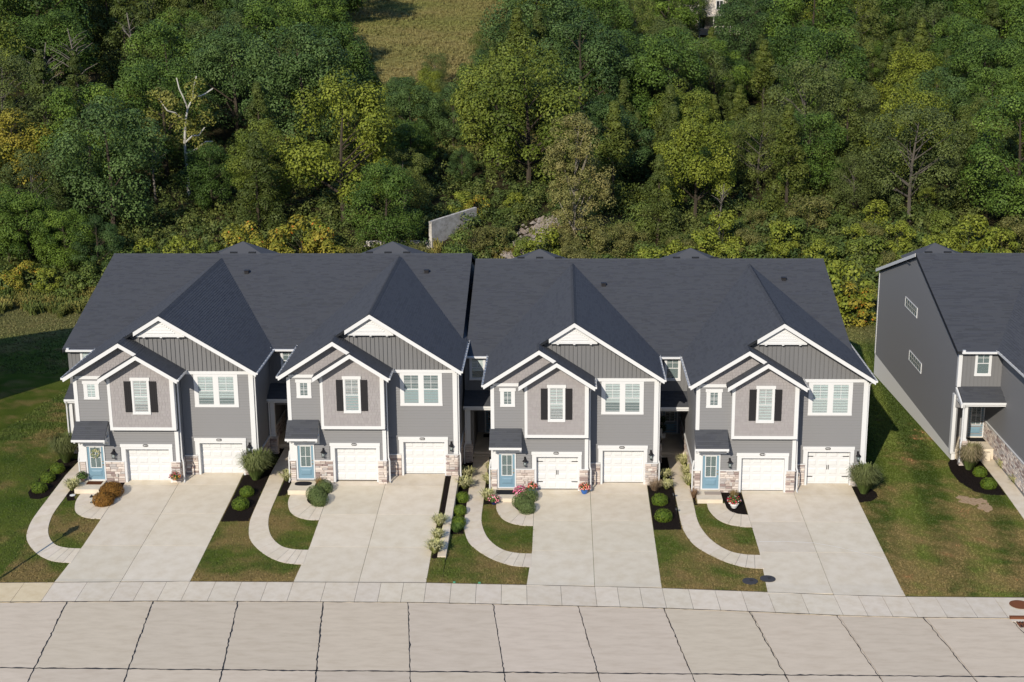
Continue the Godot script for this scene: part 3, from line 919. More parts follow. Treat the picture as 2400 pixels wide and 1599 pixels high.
func plaque(b: Node, x: float, y: float, z: float, text: String) -> void:
	var m := Mb.new()
	var r := 0.075; var w := 0.085
	var pts: Array[Vector2] = []
	for k in 9: pts.append(Vector2(w + r * cos(-PI / 2 + PI * k / 8), r * sin(-PI / 2 + PI * k / 8)))
	for k in 9: pts.append(Vector2(-w + r * cos(PI / 2 + PI * k / 8), r * sin(PI / 2 + PI * k / 8)))
	var f := z + 0.025
	for k in pts.size():
		var a := pts[k]; var c := pts[(k + 1) % pts.size()]
		m.tri(Vector3(X(x), y + uy, f), Vector3(X(x) + a.x, y + uy + a.y, f), Vector3(X(x) + c.x, y + uy + c.y, f))
		m.quad(Vector3(X(x) + a.x, y + uy + a.y, z), Vector3(X(x) + c.x, y + uy + c.y, z), Vector3(X(x) + c.x, y + uy + c.y, f), Vector3(X(x) + a.x, y + uy + a.y, f))
	var p := part("number_plaque", m, M.plaque, b)
	var t := TextMesh.new()
	var font := SystemFont.new()
	font.font_names = PackedStringArray(["Droid Sans"])
	font.font_weight = 700
	t.font = font; t.text = text; t.font_size = 32; t.pixel_size = 0.0037; t.depth = 0.006
	var o := MeshInstance3D.new()
	o.name = "digits"; o.mesh = t; o.material_override = M.trim
	p.add_child(o)
	o.position = Vector3(X(x), y + uy, f + 0.003)

func downspout(b: Node, pts: Array) -> void:
	var m := Mb.new()
	for i in pts.size() - 1:
		var a: Vector3 = pts[i]; var c: Vector3 = pts[i + 1]
		m.tube(Vector3(X(a.x), a.y + uy, a.z), Vector3(X(c.x), c.y + uy, c.z), 0.048, 0.048, 6)
	part("downspout", m, M.trim, b)

func roof_plate(b: Node, low: Vector2, high: Vector2, z0: float, z1: float, called := "roof", big := false, tiles := true) -> void:
	# low and high are (x, y) of the eave and the ridge; the plate spans z0..z1
	var m := Mb.new()
	if low.x < high.x: slope_bar(m, low.x, low.y, high.x, high.y, 0.14, z0, z1, -0.005)
	else: slope_bar(m, high.x, high.y, low.x, low.y, 0.14, z0, z1, -0.005)
	var r := part(called, m, M.roof_edge, b)
	if not tiles: return
	var sm := Mb.new()
	var a := Vector3(X(low.x), low.y + uy, 0); var c := Vector3(X(high.x), high.y + uy, 0)
	var up := (c - a)
	var ln := up.length(); up /= ln
	if low.x < high.x: shingles(sm, a + Vector3(0, 0, z0), Vector3(0, 0, 1), up, z1 - z0, ln, big)
	else: shingles(sm, a + Vector3(0, 0, z1), Vector3(0, 0, -1), up, z1 - z0, ln, big)
	stuff(part("shingles", sm, M.shingle, r))

func rake(b: Node, xa: float, ya: float, xb: float, yb: float, z: float) -> void:
	var m := Mb.new()
	slope_bar(m, xa, ya, xb, yb, 0.25, z + 0.002, z + 0.03, -0.018)
	part("rake_board", m, M.trim, b)

func gable_y(x: float) -> float: return YE + P * (minf(x, 2 * XC - x) - XA)

func wing(b: Node, style: int, full := true) -> void:
	var wz := -17.2
	# --- walls (solid, with the garage bays left open)
	var g0 := 2.6006; var g1 := 5.0406; var r0 := 6.483; var r1 := 8.923
	var wall := Mb.new()
	var t := 0.18
	bx(wall, 0.0, 2.5, -0.6, 6.62, -t, -0.003); bx(wall, 2.5, 5.14, 2.22, 6.62, -t, -0.003); bx(wall, 5.14, 5.61, -0.6, 6.62, -t, -0.003)
	bx(wall, 5.61, 6.38, -0.6, 6.62, -S - t, -S - 0.003); bx(wall, 6.38, 9.02, 2.22, 6.62, -S - t, -S - 0.003); bx(wall, 9.02, 9.7, -0.6, 6.62, -S - t, -S - 0.003)
	bx(wall, 0.0, t, -0.6, 6.6, -11.0, -t - 0.002); bx(wall, 9.7 - t, 9.7, -0.6, 6.6, -11.0, -S - t - 0.002)
	bx(wall, 5.43, 5.605, -0.6, 6.6, -S - 0.002, -t - 0.002)
	# gable fronts behind the cladding
	tri_prism(wall, [Vector2(0.0, 6.62), Vector2(5.6, 6.62), Vector2(XD, gable_y(XD) - 0.17)], -t, -0.003)
	tri_prism(wall, [Vector2(0.0, 6.62), Vector2(9.7, 6.62), Vector2(XC, YC - 0.17)], -S - t, -S - 0.003)
	# garage backs
	bx(wall, g0 - 0.1, g1 + 0.1, -0.1, 2.6, -1.0, -0.9); bx(wall, r0 - 0.1, r1 + 0.1, -0.1, 2.6, -S - 1.0, -S - 0.9)
	part("wall", wall, M.siding, b)
	# --- lap siding
	var sd := Mb.new()
	lap_front(sd, 0.19, 1.96, 2.5, 6.44, 0.0)
	lap_front(sd, 1.42, 2.3, 1.37, 2.5, 0.0); lap_front(sd, 1.96, 5.44, 2.46, 3.4, 0.0); lap_front(sd, 5.26, 5.44, 1.37, 2.46, 0.0)
	lap_front(sd, 5.66, 9.46, 2.44, 6.41, -S); lap_front(sd, 5.66, 6.12, 1.37, 2.44, -S); lap_front(sd, 9.16, 9.46, 1.37, 2.44, -S)
	stuff(part("lap_siding", sd, M.siding, b))
	var side := Mb.new()
	lap(side, Vector3(X(9.7), uy, 0), Vector3(0, 0, 1), Vector3.RIGHT, 1.37, 6.55, func(_y): return Vector2(-10.4, -S - 0.19), 0.2, 0.024)
	lap(side, Vector3(X(0), uy, 0), Vector3(0, 0, 1), Vector3.LEFT, 1.37, 6.55, func(_y): return Vector2(-10.4, -0.19), 0.2, 0.024)
	lap(side, Vector3(X(5.605), uy, 0), Vector3(0, 0, 1), Vector3.RIGHT, 1.37, 6.4, func(_y): return Vector2(-S, -0.19))
	stuff(part("side_siding", side, M.siding, b))
	# --- stone
	if full:
		stones(b, 0.0, 0.31, -0.15, 1.33, 0.0); stones(b, 1.42, 2.49, -0.15, 1.33, 0.0); stones(b, 5.1, 5.62, -0.2, 1.33, 0.0)
		stones(b, 5.66, 6.36, -0.15, 1.31, -S); stones(b, 8.97, 9.7, -0.2, 1.31, -S)
	var ss := Mb.new()
	stone_skin(ss, Vector3(X(9.7), uy - 0.35, -S), Vector3(0, 0, -1), Vector3.RIGHT, 9.0, 1.66)
	stone_skin(ss, Vector3(X(0), uy - 0.35, -10.2), Vector3(0, 0, 1), Vector3.LEFT, 10.1, 1.66)
	stone_skin(ss, Vector3(X(5.605), uy - 0.2, -0.02), Vector3(0, 0, -1), Vector3.RIGHT, S - 0.06, 1.52)
	stuff(part("side_stone", ss, M.stone, b))
	# --- white trim
	var tr := Mb.new()
	for q in [[-0.02, 0.19, 6.46, 0.0], [5.42, 5.63, 3.24, 0.0], [9.46, 9.72, 6.41, -S]]:
		tr = Mb.new()
		bx(tr, q[0], q[1], 1.38, q[2], q[3] - 0.19, q[3] + 0.062)
		part("corner_board", tr, M.trim, b)
	tr = Mb.new()
	bx(tr, 0.1, 1.96, 6.44, 6.63, 0.0, 0.066)
	part("frieze_board", tr, M.trim, b)
	tr = Mb.new()
	bx(tr, 5.63, 9.63, 6.41, 6.6, -S, -S + 0.068)
	part("frieze_board", tr, M.trim, b)
	tr = Mb.new()
	for q in [[-0.05, 0.33, 1.33, 0.0, 0.1], [1.4, 2.52, 1.33, 0.0, 0.1], [5.08, 5.66, 1.33, -0.03, 0.11], [5.64, 6.38, 1.31, -S, -S + 0.1], [8.95, 9.74, 1.31, -S, -S + 0.1], [9.7, 9.8, 1.31, -10.2, -S - 0.02], [-0.1, 0.0, 1.31, -10.2, -0.02]]:
		tr = Mb.new()
		bx(tr, q[0], q[1], q[2], q[2] + 0.05, q[3], q[4])
		part("stone_cap", tr, M.trim, b)
	# --- bay
	var by := Mb.new()
	bx(by, 1.965, 5.61, 3.4195, 6.62, 0.0, BAY - 0.003)
	tri_prism(by, [Vector2(XI + 0.35, 6.5), Vector2(XH - 0.36, 6.5), Vector2(XE, YBAY - 0.17)], 0.0, BAY - 0.004)
	part("bay_wall", by, M.shakes, b)
	tr = Mb.new()
	bx(tr, 1.945, 2.11, 3.59, 6.57, 0.02, BAY + 0.035); bx(tr, 5.4, 5.625, 3.59, 6.6, 0.02, BAY + 0.035); bx(tr, 1.945, 5.625, 3.4, 3.59, 0.02, BAY + 0.04)
	part("bay_trim", tr, M.trim, b)
	var sk := Mb.new()
	shakes(sk, BAY, 3.59, 7.9, func(y): return Vector2(maxf(2.11, XE - (YBAY - 0.2 - y) / P), minf(5.4, XE + (YBAY - 0.2 - y) / P)))
	shakes(sk, 0.0, 6.63, 8.5, func(y): return Vector2(maxf(0.02, XD - (YD - 0.2 - y) / P), minf(5.4, XD + (YD - 0.2 - y) / P)))
	stuff(part("shakes", sk, M.shakes, b))
	# --- vertical boards in the great gable, each a piece
	var x := 0.6
	while x < 9.55:
		var w := 0.244
		var ya := gable_y(x) - 0.2; var yb := gable_y(x + w) - 0.2
		var y0 := 6.6
		var mid := x + w / 2
		if mid < XH: y0 = maxf(y0, minf(gable_y(mid), YD - P * (mid - XD)) - 0.1)
		ya = minf(ya, 8.9); yb = minf(yb, 8.9)
		if maxf(ya, yb) > y0 + 0.05 and mid > 2.9:
			ya = maxf(ya, y0 + 0.01); yb = maxf(yb, y0 + 0.01)
			var m := Mb.new()
			var k := rng.randf_range(0.97, 1.03)
			board(m, x + 0.012, x + w - 0.012, y0, ya, yb, -S - 0.002, -S + 0.03, Color(k, k, k))
			board(m, x + w - 0.05, x + w - 0.014, y0, yb, yb, -S + 0.0305, -S + 0.06, Color(k, k, k))
			part("gable_board", m, M.boards, b)
		x += w
	# --- gable vent
	var vt := Mb.new()
	tri_prism(vt, [Vector2(3.53 - 0.12, 8.83), Vector2(6.16 - 0.03, 8.83), Vector2(XC, 9.76)], -S - 0.1, -S + 0.32)
	bx(vt, 3.45, 6.12, 8.76, 8.86, -S, -S + 0.36)
	var vn := part("gable_vent", vt, M.trim, b)
	for k in 7:
		var yy := 9.0 + k * 0.085
		var half := maxf(0.04, (9.6 - yy) / P * 0.86)
		var lv := Mb.new()
		var a := Vector3(X(XC - half), yy + uy, -S + 0.325); var c := Vector3(X(XC + half), yy + uy, -S + 0.325)
		var o := Vector3(0, 0, 0.045); var h := Vector3(0, 0.075, 0)
		lv.quad(a + o, c + o, c + h, a + h); lv.quad(a, c, c + o, a + o)
		part("louvre", lv, M.trim, vn)
	for q in [3.85, 4.8, 5.75]:
		var br := Mb.new()
		bx(br, q - 0.06, q + 0.06, 8.7, 8.76, -S, -S + 0.34)
		part("vent_bracket", br, M.trim, vn)
	# --- windows
	if full:
		var lowst: String = ["blinds", "small", "small", "small"][style]
		window(b, 0.54, 1.39, 5.2, 6.34, 0.0, [[0.73, 1.2]], "small" if lowst == "small" else "small")
		if style == 0:
			var bl := Mb.new()
			bx(bl, 0.76, 1.17, 5.4, 6.1, 0.036, 0.04)
			part("roller_shade", bl, M.lace, b)
		window(b, 3.29, 4.28, 4.39, 6.64, BAY, [[3.4, 4.17]], ["blinds", "cafe", "shade", "full_shade"][style], true, true, false)
		window(b, 6.39, 8.85, 4.38, 6.4, -S, [[6.6, 7.49], [7.75, 8.64]], ["blinds", "cafe", "shade", "drapes"][style], false)
		for q in [[2.88, 3.265], [4.3, 4.685]]:
			var sh := Mb.new()
			bx(sh, q[0], q[1], 4.53, 6.41, BAY + 0.02, BAY + 0.05)
			var so := part("shutter", sh, M.black, b)
			for k in 3:
				var bd := Mb.new()
				bx(bd, q[0] + 0.01 + k * 0.125, q[0] + 0.12 + k * 0.125, 4.53, 6.41, BAY + 0.05, BAY + 0.062)
				part("shutter_board", bd, M.black, so)
			for yy in [4.95, 5.85]:
				var bd := Mb.new()
				bx(bd, q[0] + 0.005, q[1] - 0.005, yy, yy + 0.12, BAY + 0.0625, BAY + 0.08)
				part("batten", bd, M.black, so)
		# --- garages
		for g in [[g0, g1, 0.0, style == 2], [r0, r1, -S, style == 3]]:
			var cs := Mb.new()
			var zz: float = g[2]; var a: float = g[0]; var c: float = g[1]
			bx(cs, a - 0.11, a + 0.01, 0.0, 2.2, zz - 0.26, zz + 0.066); bx(cs, c - 0.01, c + 0.11, 0.0, 2.2, zz - 0.26, zz + 0.066)
			bx(cs, a - 0.11, c + 0.11, 2.12, 2.3, zz - 0.26, zz + 0.065); bx(cs, a - 0.28, c + 0.22, 2.26, 2.45, zz, zz + 0.085)
			bx(cs, a - 0.24, a - 0.11, 1.38, 2.26, zz, zz + 0.064); bx(cs, c + 0.11, c + 0.2, 1.38, 2.26, zz, zz + 0.064)
			part("garage_casing", cs, M.trim, b)
			garage_door(b, a + 0.01, c - 0.01, zz - 0.26, g[3])
		var pl: Array = [["2812", "286L"], ["202D", "202L"], ["2004", "200L"], ["7904", "790L"]][style]
		plaque(b, 3.76, 2.37, 0.086, pl[0])
		plaque(b, 7.62, 2.34, -S + 0.086, pl[1])
		lantern(b, 1.95, 1.83, 0.03); lantern(b, 9.33, 1.86, -S + 0.03)
		# --- entry
		front_door(b, 0.43, 1.35, 0.23, 2.29, 0.02)
		tr = Mb.new()
		bx(tr, 0.02, 0.34, 1.38, 2.95, 0.0, 0.07); bx(tr, 0.34, 1.75, 2.37, 2.95, 0.0, 0.066)
		part("entry_panel", tr, M.trim, b)
		plaque(b, 0.9, 2.6, 0.066, "")
		entry_canopy(b)
		# hose tap box
		tr = Mb.new()
		bx(tr, 1.98, 2.1, 0.42, 0.62, 0.09, 0.13)
		part("outlet_cover", tr, M.old_concrete, b)
	# --- roofs: great gable, the forward gable, the bay
	roof_plate(b, Vector2(XB, YE), Vector2(XC, YC), wz, OV - S)
	roof_plate(b, Vector2(XA, YE), Vector2(XD, YD), wz, OV)
	roof_plate(b, Vector2(XD, YD), Vector2(XC, YC), wz, OV - S)
	roof_plate(b, Vector2(XE, YBAY), Vector2(XD, YD), -S + 0.0, OV)
	roof_plate(b, Vector2(XH, YH), Vector2(XE, YBAY), -S + 0.0, BAY + OV)
	roof_plate(b, Vector2(XI, YH), Vector2(XE, YBAY), 0.0, BAY + OV)
	var rc := Mb.new()
	for q in [[XC, YC, wz, OV - S], [XD, YD, -S, OV], [XE, YBAY, OV, BAY + OV]]:
		for sgn in [-1, 1]:
			var z: float = q[3]
			while z > q[2]:
				var z2 := maxf(z - 0.2, q[2])
				var k := rng.randf_range(0.85, 1.12)
				var o := Vector3(X(q[0]), q[1] + uy + 0.028, z); var l := Vector3(X(q[0] + sgn * 0.15), q[1] + uy + 0.028 - 0.15 * P, z)
				var dd := Vector3(0, -0.008, z2 - z)
				if sgn > 0: rc.quad(o, l, l + dd, o + dd, Color(k, k, k))
				else: rc.quad(l, o, o + dd, l + dd, Color(k, k, k))
				z = z2
	stuff(part("ridge_caps", rc, M.shingle, b))
	rake(b, XC, YC, XB, YE, OV - S); rake(b, XD + 0.55, YD + 0.55 * P, XC, YC, OV - S)
	rake(b, XA, YE, XD, YD, OV); rake(b, XD, YD, XE - 0.03, YBAY + 0.03 * P, OV)
	rake(b, XI, YH, XE, YBAY, BAY + OV); rake(b, XE, YBAY, XH, YH, BAY + OV)
	# --- gutters and soffits
	var gt := Mb.new()
	gutter(gt, XB, YE, -15.0, OV - S + 0.02, 1); part("gutter", gt, M.trim, b)
	gt = Mb.new()
	gutter(gt, XA, YE, -15.0, OV + 0.02, -1); part("gutter", gt, M.trim, b)
	gt = Mb.new()
	gutter(gt, XH, YH, -S + 0.03, BAY + OV + 0.01, 1); part("gutter", gt, M.trim, b)
	if full:
		downspout(b, [Vector3(XH + 0.0, 6.5, 0.2), Vector3(5.74, 6.25, -0.12), Vector3(5.7, 6.0, -0.16), Vector3(5.7, 3.3, -0.16), Vector3(5.72, 1.5, -0.1), Vector3(5.78, 1.3, -0.06), Vector3(5.78, 0.1, -0.06), Vector3(5.8, 0.02, 0.1)])
		downspout(b, [Vector3(9.95, 6.55, -0.75), Vector3(9.8, 6.3, -1.2), Vector3(9.78, 6.1, -1.25), Vector3(9.78, 1.5, -1.25), Vector3(9.84, 1.3, -1.22), Vector3(9.84, 0.0, -1.22), Vector3(9.9, -0.05, -1.0)])
		downspout(b, [Vector3(-0.05, 1.9, -0.1), Vector3(-0.12, 1.4, -0.1), Vector3(-0.12, 0.05, -0.1), Vector3(-0.15, 0.0, 0.05)])

func gutter(m: Mb, x: float, y: float, z0: float, z1: float, s: int) -> void:
	var a := x; var c := x + 0.11 * s
	bx(m, minf(a, c), maxf(a, c), y - 0.13, y - 0.115, z0, z1)
	bx(m, minf(c, c - 0.015 * s), maxf(c, c - 0.015 * s), y - 0.13, y - 0.005, z0, z1)
	bx(m, minf(a, a + 0.015 * s), maxf(a, a + 0.015 * s), y - 0.2, y - 0.03, z0, z1)
	bx(m, minf(a, c), maxf(a, c), y - 0.13, y - 0.01, z1, z1 + 0.015)
	var z := z1 - 0.3
	while z > z0 + 0.3:
		bx(m, minf(a, c), maxf(a, c), y - 0.03, y - 0.015, z, z + 0.03); z -= 0.6

func tri_prism(m: Mb, p: Array, z0: float, z1: float, col := Color.WHITE) -> void:
	var f: Array[Vector3] = []; var k: Array[Vector3] = []
	for q in p:
		f.append(Vector3(X(q.x), q.y + uy, z1)); k.append(Vector3(X(q.x), q.y + uy, z0))
	m.tri(f[0], f[1], f[2], col); m.tri(k[1], k[0], k[2], col)
	for i in 3:
		var j := (i + 1) % 3
		m.quad(k[i], k[j], f[j], f[i], col)

func board(m: Mb, x0: float, x1: float, y0: float, ya: float, yb: float, z0: float, z1: float, col: Color) -> void:
	m.hexa([Vector3(X(x0), y0 + uy, z1), Vector3(X(x1), y0 + uy, z1), Vector3(X(x1), y0 + uy, z0), Vector3(X(x0), y0 + uy, z0), Vector3(X(x0), ya + uy, z1), Vector3(X(x1), yb + uy, z1), Vector3(X(x1), yb + uy, z0), Vector3(X(x0), ya + uy, z0)], col)

func shed(b: Node, x0: float, x1: float, ytop: float, zback: float, ylow: float, zfront: float, called: String) -> MeshInstance3D:
	var m := Mb.new()
	var a := Vector3(X(x0), ylow + uy, zfront); var c := Vector3(X(x1), ylow + uy, zfront)
	var d := Vector3(X(x1), ytop + uy, zback); var e := Vector3(X(x0), ytop + uy, zback)
	var t := Vector3(0, -0.1, 0)
	m.hexa([a + t, c + t, d + t, e + t, a, c, d, e])
	var r := part(called, m, M.roof_edge, b)
	var sm := Mb.new()
	shingles(sm, a + Vector3(0, 0.003, 0), Vector3.RIGHT, (e - a).normalized(), c.x - a.x, (e - a).length())
	stuff(part("shingles", sm, M.shingle, r))
	var f := Mb.new()
	f.box(a.x - 0.01, c.x + 0.01, a.y - 0.15, a.y - 0.01, zfront, zfront + 0.03)
	part("fascia", f, M.trim, r)
	return r

func entry_canopy(b: Node) -> void:
	var r := shed(b, -0.08, 1.77, 3.87, 0.03, 3.03, 1.02, "entry_canopy")
	for x in [0.02, 1.66]:
		var m := Mb.new()
		bx(m, x, x + 0.1, 2.45, 3.6, 0.05, 0.15)
		bx(m, x + 0.001, x + 0.099, 2.86, 2.97, 0.15, 0.95)
		var a := Vector3(X(x + 0.002), 2.5 + uy, 0.16); var q := Vector3(X(x + 0.002), 2.88 + uy, 0.78)
		var w := Vector3(0.09, 0, 0); var h := Vector3(0, 0.12, 0)
		m.hexa([q, q + w, a + w, a, q + h, q + w + h, a + w + h, a + h])
		# raking side
		var s0 := Vector3(X(x), 2.95 + uy, 0.98); var s1 := Vector3(X(x), 3.74 + uy, 0.05)
		var w2 := Vector3(0.1, 0, 0); var h2 := Vector3(0, -0.16, 0)
		m.hexa([s0 + h2, s0 + w2 + h2, s1 + w2 + h2, s1 + h2, s0, s0 + w2, s1 + w2, s1])
		part("bracket", m, M.trim, r)
	var sf := Mb.new()
	bx(sf, 0.12, 1.66, 2.9, 2.93, 0.05, 0.95)
	part("soffit", sf, M.trim, r)

func main_body(b: Node, x0: float, x1: float, gables: Array, big := false, flat_left := 0.0) -> void:   # x0..x1 of the roof, in the building's own metres
	ux = 0; us = 1
	var zb := 2 * ZR - ZM
	var w0 := x0 + 0.22 + flat_left; var w1 := x1 - 0.22
	var wall := Mb.new()
	bx(wall, w0, w1, 2.95, 6.5, -6.4, -6.2)                           # upper front wall
	bx(wall, w0, w1, -2.4, 6.4, zb + 0.3, zb + 0.5)
	for xx in [w0, w1 - 0.2]:
		bx(wall, xx, xx + 0.2, -2.4, 6.5, zb + 0.501, -6.401)
		var yr := YR - 0.2
		for sgn in [1]:
			var p := [Vector3(xx, 6.5 + uy, zb + 0.4), Vector3(xx, 6.5 + uy, -6.3), Vector3(xx, yr + uy, ZR)]
			var d := Vector3(0.2, 0, 0)
			wall.tri(p[0], p[1], p[2]); wall.tri(p[1] + d, p[0] + d, p[2] + d)
			wall.quad(p[1], p[1] + d, p[2] + d, p[2]); wall.quad(p[2], p[2] + d, p[0] + d, p[0])
	bx(wall, w0 + 0.2, w1 - 0.2, -1.0, 2.94, -10.6, -10.4)            # back of the porches
	part("main_wall", wall, M.siding, b)
	# roof plates, front and back
	var m := Mb.new()
	var t := Vector3(0, -0.16, 0)
	var a := Vector3(x0, YM + uy, ZM); var c := Vector3(x1, YM + uy, ZM); var d := Vector3(x1, YR + uy, ZR); var e := Vector3(x0, YR + uy, ZR)
	m.hexa([a + t, c + t, d + t, e + t, a, c, d, e])
	var f := Vector3(x1, YM + uy, zb); var g := Vector3(x0, YM + uy, zb)
	m.hexa([d + t + Vector3(0, 0, -0.001), f + t, g + t, e + t + Vector3(0, 0, -0.001), d + Vector3(0, 0, -0.001), f, g, e + Vector3(0, 0, -0.001)])
	var r := part("main_roof", m, M.roof_edge, b)
	var sm := Mb.new()
	shingles(sm, a + Vector3(0, 0.004, 0), Vector3.RIGHT, (e - a).normalized(), x1 - x0, (e - a).length(), big)
	stuff(part("shingles", sm, M.shingle, r))
	var rc := Mb.new()
	var x := x0
	while x < x1:
		var xe := minf(x + 0.25, x1)
		var k := rng.randf_range(0.85, 1.1)
		rc.quad(Vector3(x, YR + uy - 0.03, ZR + 0.16), Vector3(xe, YR + uy - 0.038, ZR + 0.16), Vector3(xe, YR + uy + 0.022, ZR), Vector3(x, YR + uy + 0.03, ZR), Color(k, k, k))
		rc.quad(Vector3(xe, YR + uy - 0.038, ZR - 0.16), Vector3(x, YR + uy - 0.03, ZR - 0.16), Vector3(x, YR + uy + 0.03, ZR), Vector3(xe, YR + uy + 0.022, ZR), Color(k, k, k))
		x = xe
	stuff(part("ridge_caps", rc, M.shingle, r))
	for xx in [x0, x1]:
		for sg in [0, 1]:
			var rk := Mb.new()
			var o := Vector3(-0.04, 0, 0) if xx == x1 else Vector3(0.04, 0, 0)
			if xx == x0 and big and sg == 1: o = Vector3(-0.03, 0, 0)
			var lo := Vector3(xx, YM + uy, ZM if sg == 0 else zb); var hi := Vector3(xx, YR + uy, ZR)
			var h := Vector3(0, -0.24, 0)
			var q := [lo, lo + o, hi + o, hi]
			if (o.x > 0) == (sg == 1): q = [lo + o, lo, hi, hi + o]
			var inset := Vector3(0.005, 0, 0) if xx == x0 else Vector3(-0.005, 0, 0)
			if not (big and xx == x0):
				for i in 4: q[i] += inset + Vector3(0, -0.165, 0)
				h = Vector3(0, -0.08, 0)
			elif sg == 0:
				for i in 4: q[i] += Vector3(0, -0.165, 0)
				h = Vector3(0, -0.06, 0)
			rk.hexa([q[0] + h, q[1] + h, q[2] + h, q[3] + h, q[0], q[1], q[2], q[3]])
			part("rake_board", rk, M.trim if big and xx == x0 and sg == 1 else M.roof_edge, b)
	# rear gables showing above the ridge
	for q in gables:
		var pk := Mb.new()
		var hx: float = q[0]; var hh: float = q[1]
		var zc := ZR - 3.54
		var ap := Vector3(hx, hh, zc)
		var base := hh - 2.25; var hw := 5.2
		var hl := 2.08 if big else hw; var lb := hh - 1.2 if big else base
		var bl := Vector3(hx - hl, lb, zc + (1.6 if big else 3.2)); var br := Vector3(hx + hw, base, zc + 4.0); var kl := Vector3(hx - hl, lb, zc - 1.2 if big else zc - 2.0); var kr := Vector3(hx + hw, base, zc - 2.0)
		pk.tri(bl, br, ap); pk.tri(br, kr, ap); pk.tri(kl, bl, ap); pk.tri(kr, kl, ap)
		var pg := part("rear_gable_roof", pk, M.shingle, b)
		for k in 3:
			var vs := Mb.new()
			vs.box(hx - 1.5 + k * 1.3, hx - 1.0 + k * 1.3, YR + uy + 0.0, YR + uy + 0.1, ZR - 0.25, ZR - 0.08)
			part("ridge_vent", vs, M.roof_edge, pg)

func porch_gap(b: Node, xl: float, xr: float, k: int, door_x: float, zp := -10.4) -> void:   # the recess between two wings, in the building's own metres
	ux = 0; us = 1
	var x := xl
	while x < xr - 0.05:            # vertical boards above the porch
		var e := minf(x + 0.24, xr)
		var m := Mb.new()
		board(m, x + 0.008, e - 0.008, 4.2, 6.5, 6.5, -6.19, -6.165, Color.WHITE)
		board(m, e - 0.03, e, 4.2, 6.5, 6.5, -6.164, -6.145, Color.WHITE)
		part("wall_board", m, M.boards, b)
		x = e
	var wx := (xl + xr) / 2 + (0.12 if k != 2 else -0.15)
	window(b, wx - 0.5, wx + 0.5, 5.0, 6.6, -6.14, [[wx - 0.37, wx + 0.37]], ["blinds", "plain", "shade", "plain", "plain"][k], false, true, false)
	shed(b, xl + 0.0, xr - 0.0, 4.32, -6.14, 3.72, -4.75, "porch_roof")
	var m := Mb.new()
	m.box(xl, xr, 2.95 + uy, 3.05 + uy, zp, -6.21)
	m.box(xl, xr, 3.45 + uy, 3.55 + uy, -6.2, -4.8)
	part("porch_ceiling", m, M.trim, b)
	m = Mb.new()
	m.box(xl + 0.02, xr - 0.02, -0.6 + uy, 0.16 + uy, zp, -6.45)
	part("porch_slab", m, M.driveway, b)
	m = Mb.new()
	m.box(xl + 0.3, xr - 0.3, -0.6 + uy, 0.03 + uy, -6.45, -6.1)
	part("porch_step", m, M.driveway, b)
	m = Mb.new()
	m.box(xl + 0.14, xl + 0.4, 1.2 + uy, 3.5 + uy, -5.25, -4.99)
	m.box(xl + 0.1, xl + 0.44, 1.2 + uy, 1.3 + uy, -5.29, -4.95)
	part("porch_post", m, M.trim, b)
	m = Mb.new()
	stone_skin(m, Vector3(xl + 0.06, -0.4 + uy, -4.95), Vector3.RIGHT, Vector3.BACK, 0.42, 1.6)
	stone_skin(m, Vector3(xl + 0.48, -0.4 + uy, -4.95), Vector3(0, 0, -1), Vector3.RIGHT, 0.36, 1.6)
	m.box(xl + 0.07, xl + 0.47, -0.4 + uy, 1.2 + uy, -5.3, -4.96, Color(0.3, 0.27, 0.25))
	stuff(part("post_base", m, M.stone, b))
	front_door(b, door_x - 0.46, door_x + 0.46, 0.2, 2.32, zp + 0.02)
	var gt := Mb.new()
	gt.box(xl + 0.02, xr - 0.02, 6.5 + uy, 6.62 + uy, ZM, ZM + 0.12)
	for q in [xl + 0.06, xr - 0.22]: gt.box(q, q + 0.16, 6.62 + uy, 6.72 + uy, ZM - 0.05, ZM + 0.1)
	part("gutter", gt, M.trim, b)
	var sd := Mb.new()
	lap(sd, Vector3(0, uy, zp + 0.01), Vector3.RIGHT, Vector3.BACK, 0.16, 2.94, func(_y): return Vector2(xl, xr))
	stuff(part("lap_siding", sd, M.siding, b))
	downspout(b, [Vector3(xl + 0.12, 3.6, -4.72), Vector3(xl + 0.1, 3.3, -4.85), Vector3(xl + 0.1, 1.3, -4.85), Vector3(xl + 0.02, 1.1, -4.7), Vector3(xl + 0.02, -0.1, -4.7)])

func roof_pipe(b: Node, x: float, y: float, z: float) -> void:
	var m := Mb.new()
	m.box(x - 0.14, x + 0.14, y - 0.12, y + 0.17, z - 0.16, z + 0.13)
	m.box(x - 0.17, x + 0.17, y + 0.17, y + 0.21, z - 0.19, z + 0.17)
	part("roof_vent", m, M.black, b)

